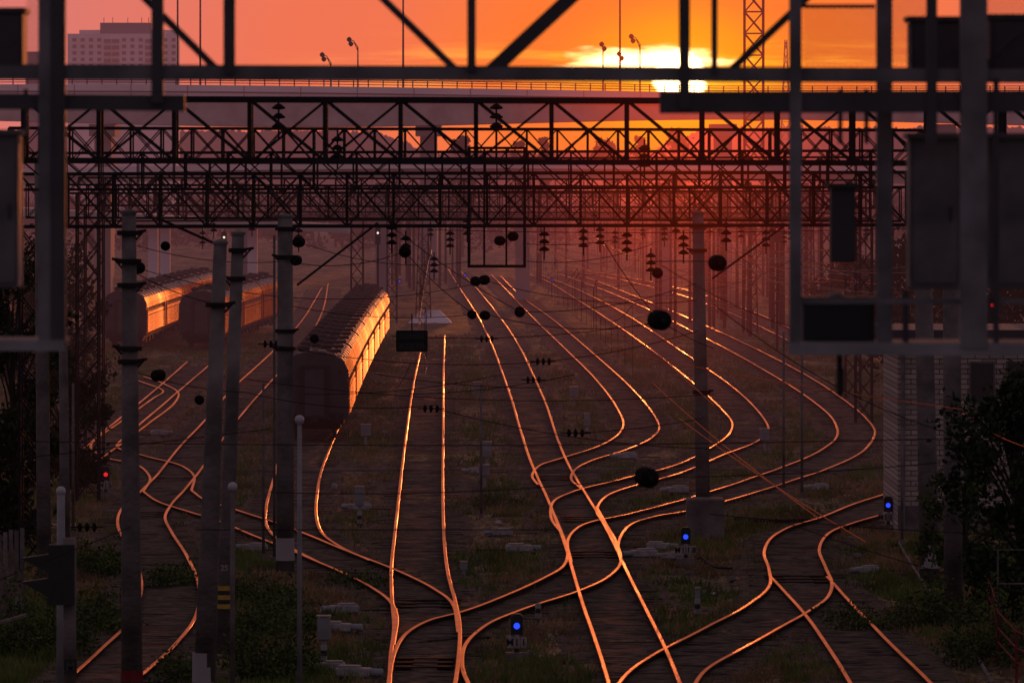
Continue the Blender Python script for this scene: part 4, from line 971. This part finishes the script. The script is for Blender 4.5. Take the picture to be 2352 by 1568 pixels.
for x,yt,yb,w_,l,s_ in ((1096,878,925,20,'grey box on a post in the grass between the central tracks',0),(1318,888,935,20,'grey box on a post right of the main track',0),(1118,1015,1088,22,'grey box on a post left of the main track above the trough',0),(840,975,1030,22,'grey box beside the front of the nearest train',0),(1756,985,1040,22,'grey box at the tip of the middle right curve',0),(826,1118,1210,20,'pale trackside box with black and white post right of the siding',1),(744,1415,1530,30,'pale trackside box at the bottom left beside the point machines',1),(1348,950,1010,14,'tiny striped marker inside the first right curve',1),(1236,1400,1430,12,'tiny striped marker near the bottom crossover',1),(2055,1020,1090,22,'grey box at the corner of the brick building',0),(1112,1068,1120,24,'grey box right beside the cable trough',0),(1602,1350,1420,12,'slim dark marker left of the right hand track',1),(1065,1290,1330,16,'low box right of the straight track',0)):
    box_post(x,yt,yb,w_,l,s_)
g=G(768,1118); o=MB().lathe([(.02,-.12),(.09,-.06),(.1,.02),(.06,.1),(.01,.12)],(g.x,g.y,.02),'Z',12).build('white_stone',M['white']); tag(o,'small white rounded marker stone right of the siding rail','stone')
for i in range(90):
    x=rng.uniform(560,2050); y=rng.uniform(880,1560)
    g=G(x,y,-.12)
    if kd.find((g.x,g.y,0))[2]<1.5: continue
    s_=rng.uniform(.05,.15); mb=MB(); mb.lathe([(.3*s_,-s_*.4),(s_,0),(s_*.8,s_*.5),(s_*.3,s_*.7)],g,'Z',6); mb.v=[(v[0]+s_*.4*noise.noise(Vector(v)*7),v[1],v[2]+s_*.3*noise.noise(Vector(v)*9)) for v in mb.v]
    tag(mb.build('loose_stone',M['conc_l' if i%4==0 else 'conc']),'small loose stone lying on the rough ground between tracks','stone','loose stones between the tracks')

# ---------------------------------------------------------------- brick building
g0=G(2062,1232,-.2); s=F/g0.y; x0=g0.x; wd=7.5; ht=5.7; Yb=g0.y
r=thing('brick_building','pale brick trackside building with dark roof at the right edge','building',(x0+wd/2,Yb,-.2))
MB().box(x0+wd/2,Yb+4,ht/2-.2,wd,8,ht+.2).build('wall',M['brick'],r)
MB().box(x0+wd/2,Yb+4,ht+.05,wd+.7,8.8,.32).build('roof',M['gantry_dark'],r)
MB().box(x0+wd/2,Yb-.06,.25,wd,.12,.9).build('plinth',M['conc'],r)
for px in (2256,2340):
    c=P(px,880,Yb); f=MB().box(c.x,Yb-.03,c.z,.75,.1,1.3).build('window',M['conc'],r); MB().box(c.x,Yb-.085,c.z,.65,.03,1.2).build('pane',M['glass'],f); MB().box(c.x,Yb-.12,c.z-.68,.9,.2,.07).build('sill',M['conc'],f)
MB().tube([(x0+.15,Yb-.12,ht-.2),(x0+.15,Yb-.12,0)],.06,8).build('downpipe',M['gantry'],r)

r=thing('red_fence','curved red metal railing in the bottom right corner','fence',G(2300,1560))
fp=[G(x,y) for x,y in ((2235,1370),(2262,1410),(2280,1455),(2292,1510),(2335,1560),(2420,1600))]
for p in fp: MB().tube([(p.x,p.y,-.2),(p.x,p.y,1.0)],.03,8).build('post',M['red'],r)
for hh in (.35,.65,1.0): MB().tube([(p.x,p.y,hh) for p in fp],.02,6).build('rail',M['red'],r)
a=G(2292,1500); q=thing('steel_frame','thin grey tubular frame at the right edge behind the red railing','frame',a)
t=P(2292,1262,a.y); t2=P(2380,1262,a.y)
MB().tube([(a.x,a.y,-.2),t,t2,(t2.x,a.y,-.2)],.025,6).build('frame',M['conc'],q); MB().tube([P(2292,1340,a.y),P(2380,1340,a.y)],.02,6).build('bar',M['conc'],q)
o=MB().tube([G(p.x,p.y,-.08) for p in crom([(2062,1240),(2090,1290),(2130,1350),(2170,1400),(2200,1450),(2240,1500),(2280,1568)])],.04,6).build('surface_pipe',M['conc']); tag(o,'pale pipe lying on the ground curving down to the bottom right','pipe')
o=MB().tube([G(p.x,p.y,-.05) for p in crom([(1690,1190),(1780,1196),(1860,1192)])],.06,6).build('surface_pipe',M['steel']); tag(o,'short dark pipe on the ground right of the concrete block','pipe')
o=MB().tube([G(p.x,p.y,-.05) for p in crom([(1590,1255),(1620,1285),(1640,1300),(1680,1305)])],.035,6).build('ground_cable',M['steel']); tag(o,'dark cable looping on the ground below the concrete block','cable')
r=thing('wooden_fence','old grey board fence at the lower left edge','fence',G(20,1440))
for k in range(8):
    a=G(-40+k*13,1440-k*4); MB().box(a.x,a.y,.95,.1,.03,2.2+.05*(k%3)).build('board',M['conc'],r)
MB().beam(G(-50,1443,1.5),G(60,1412,1.5),.06).build('cross_rail',M['conc'],r)
print('centres',len(centres),'objects',len(bpy.data.objects))
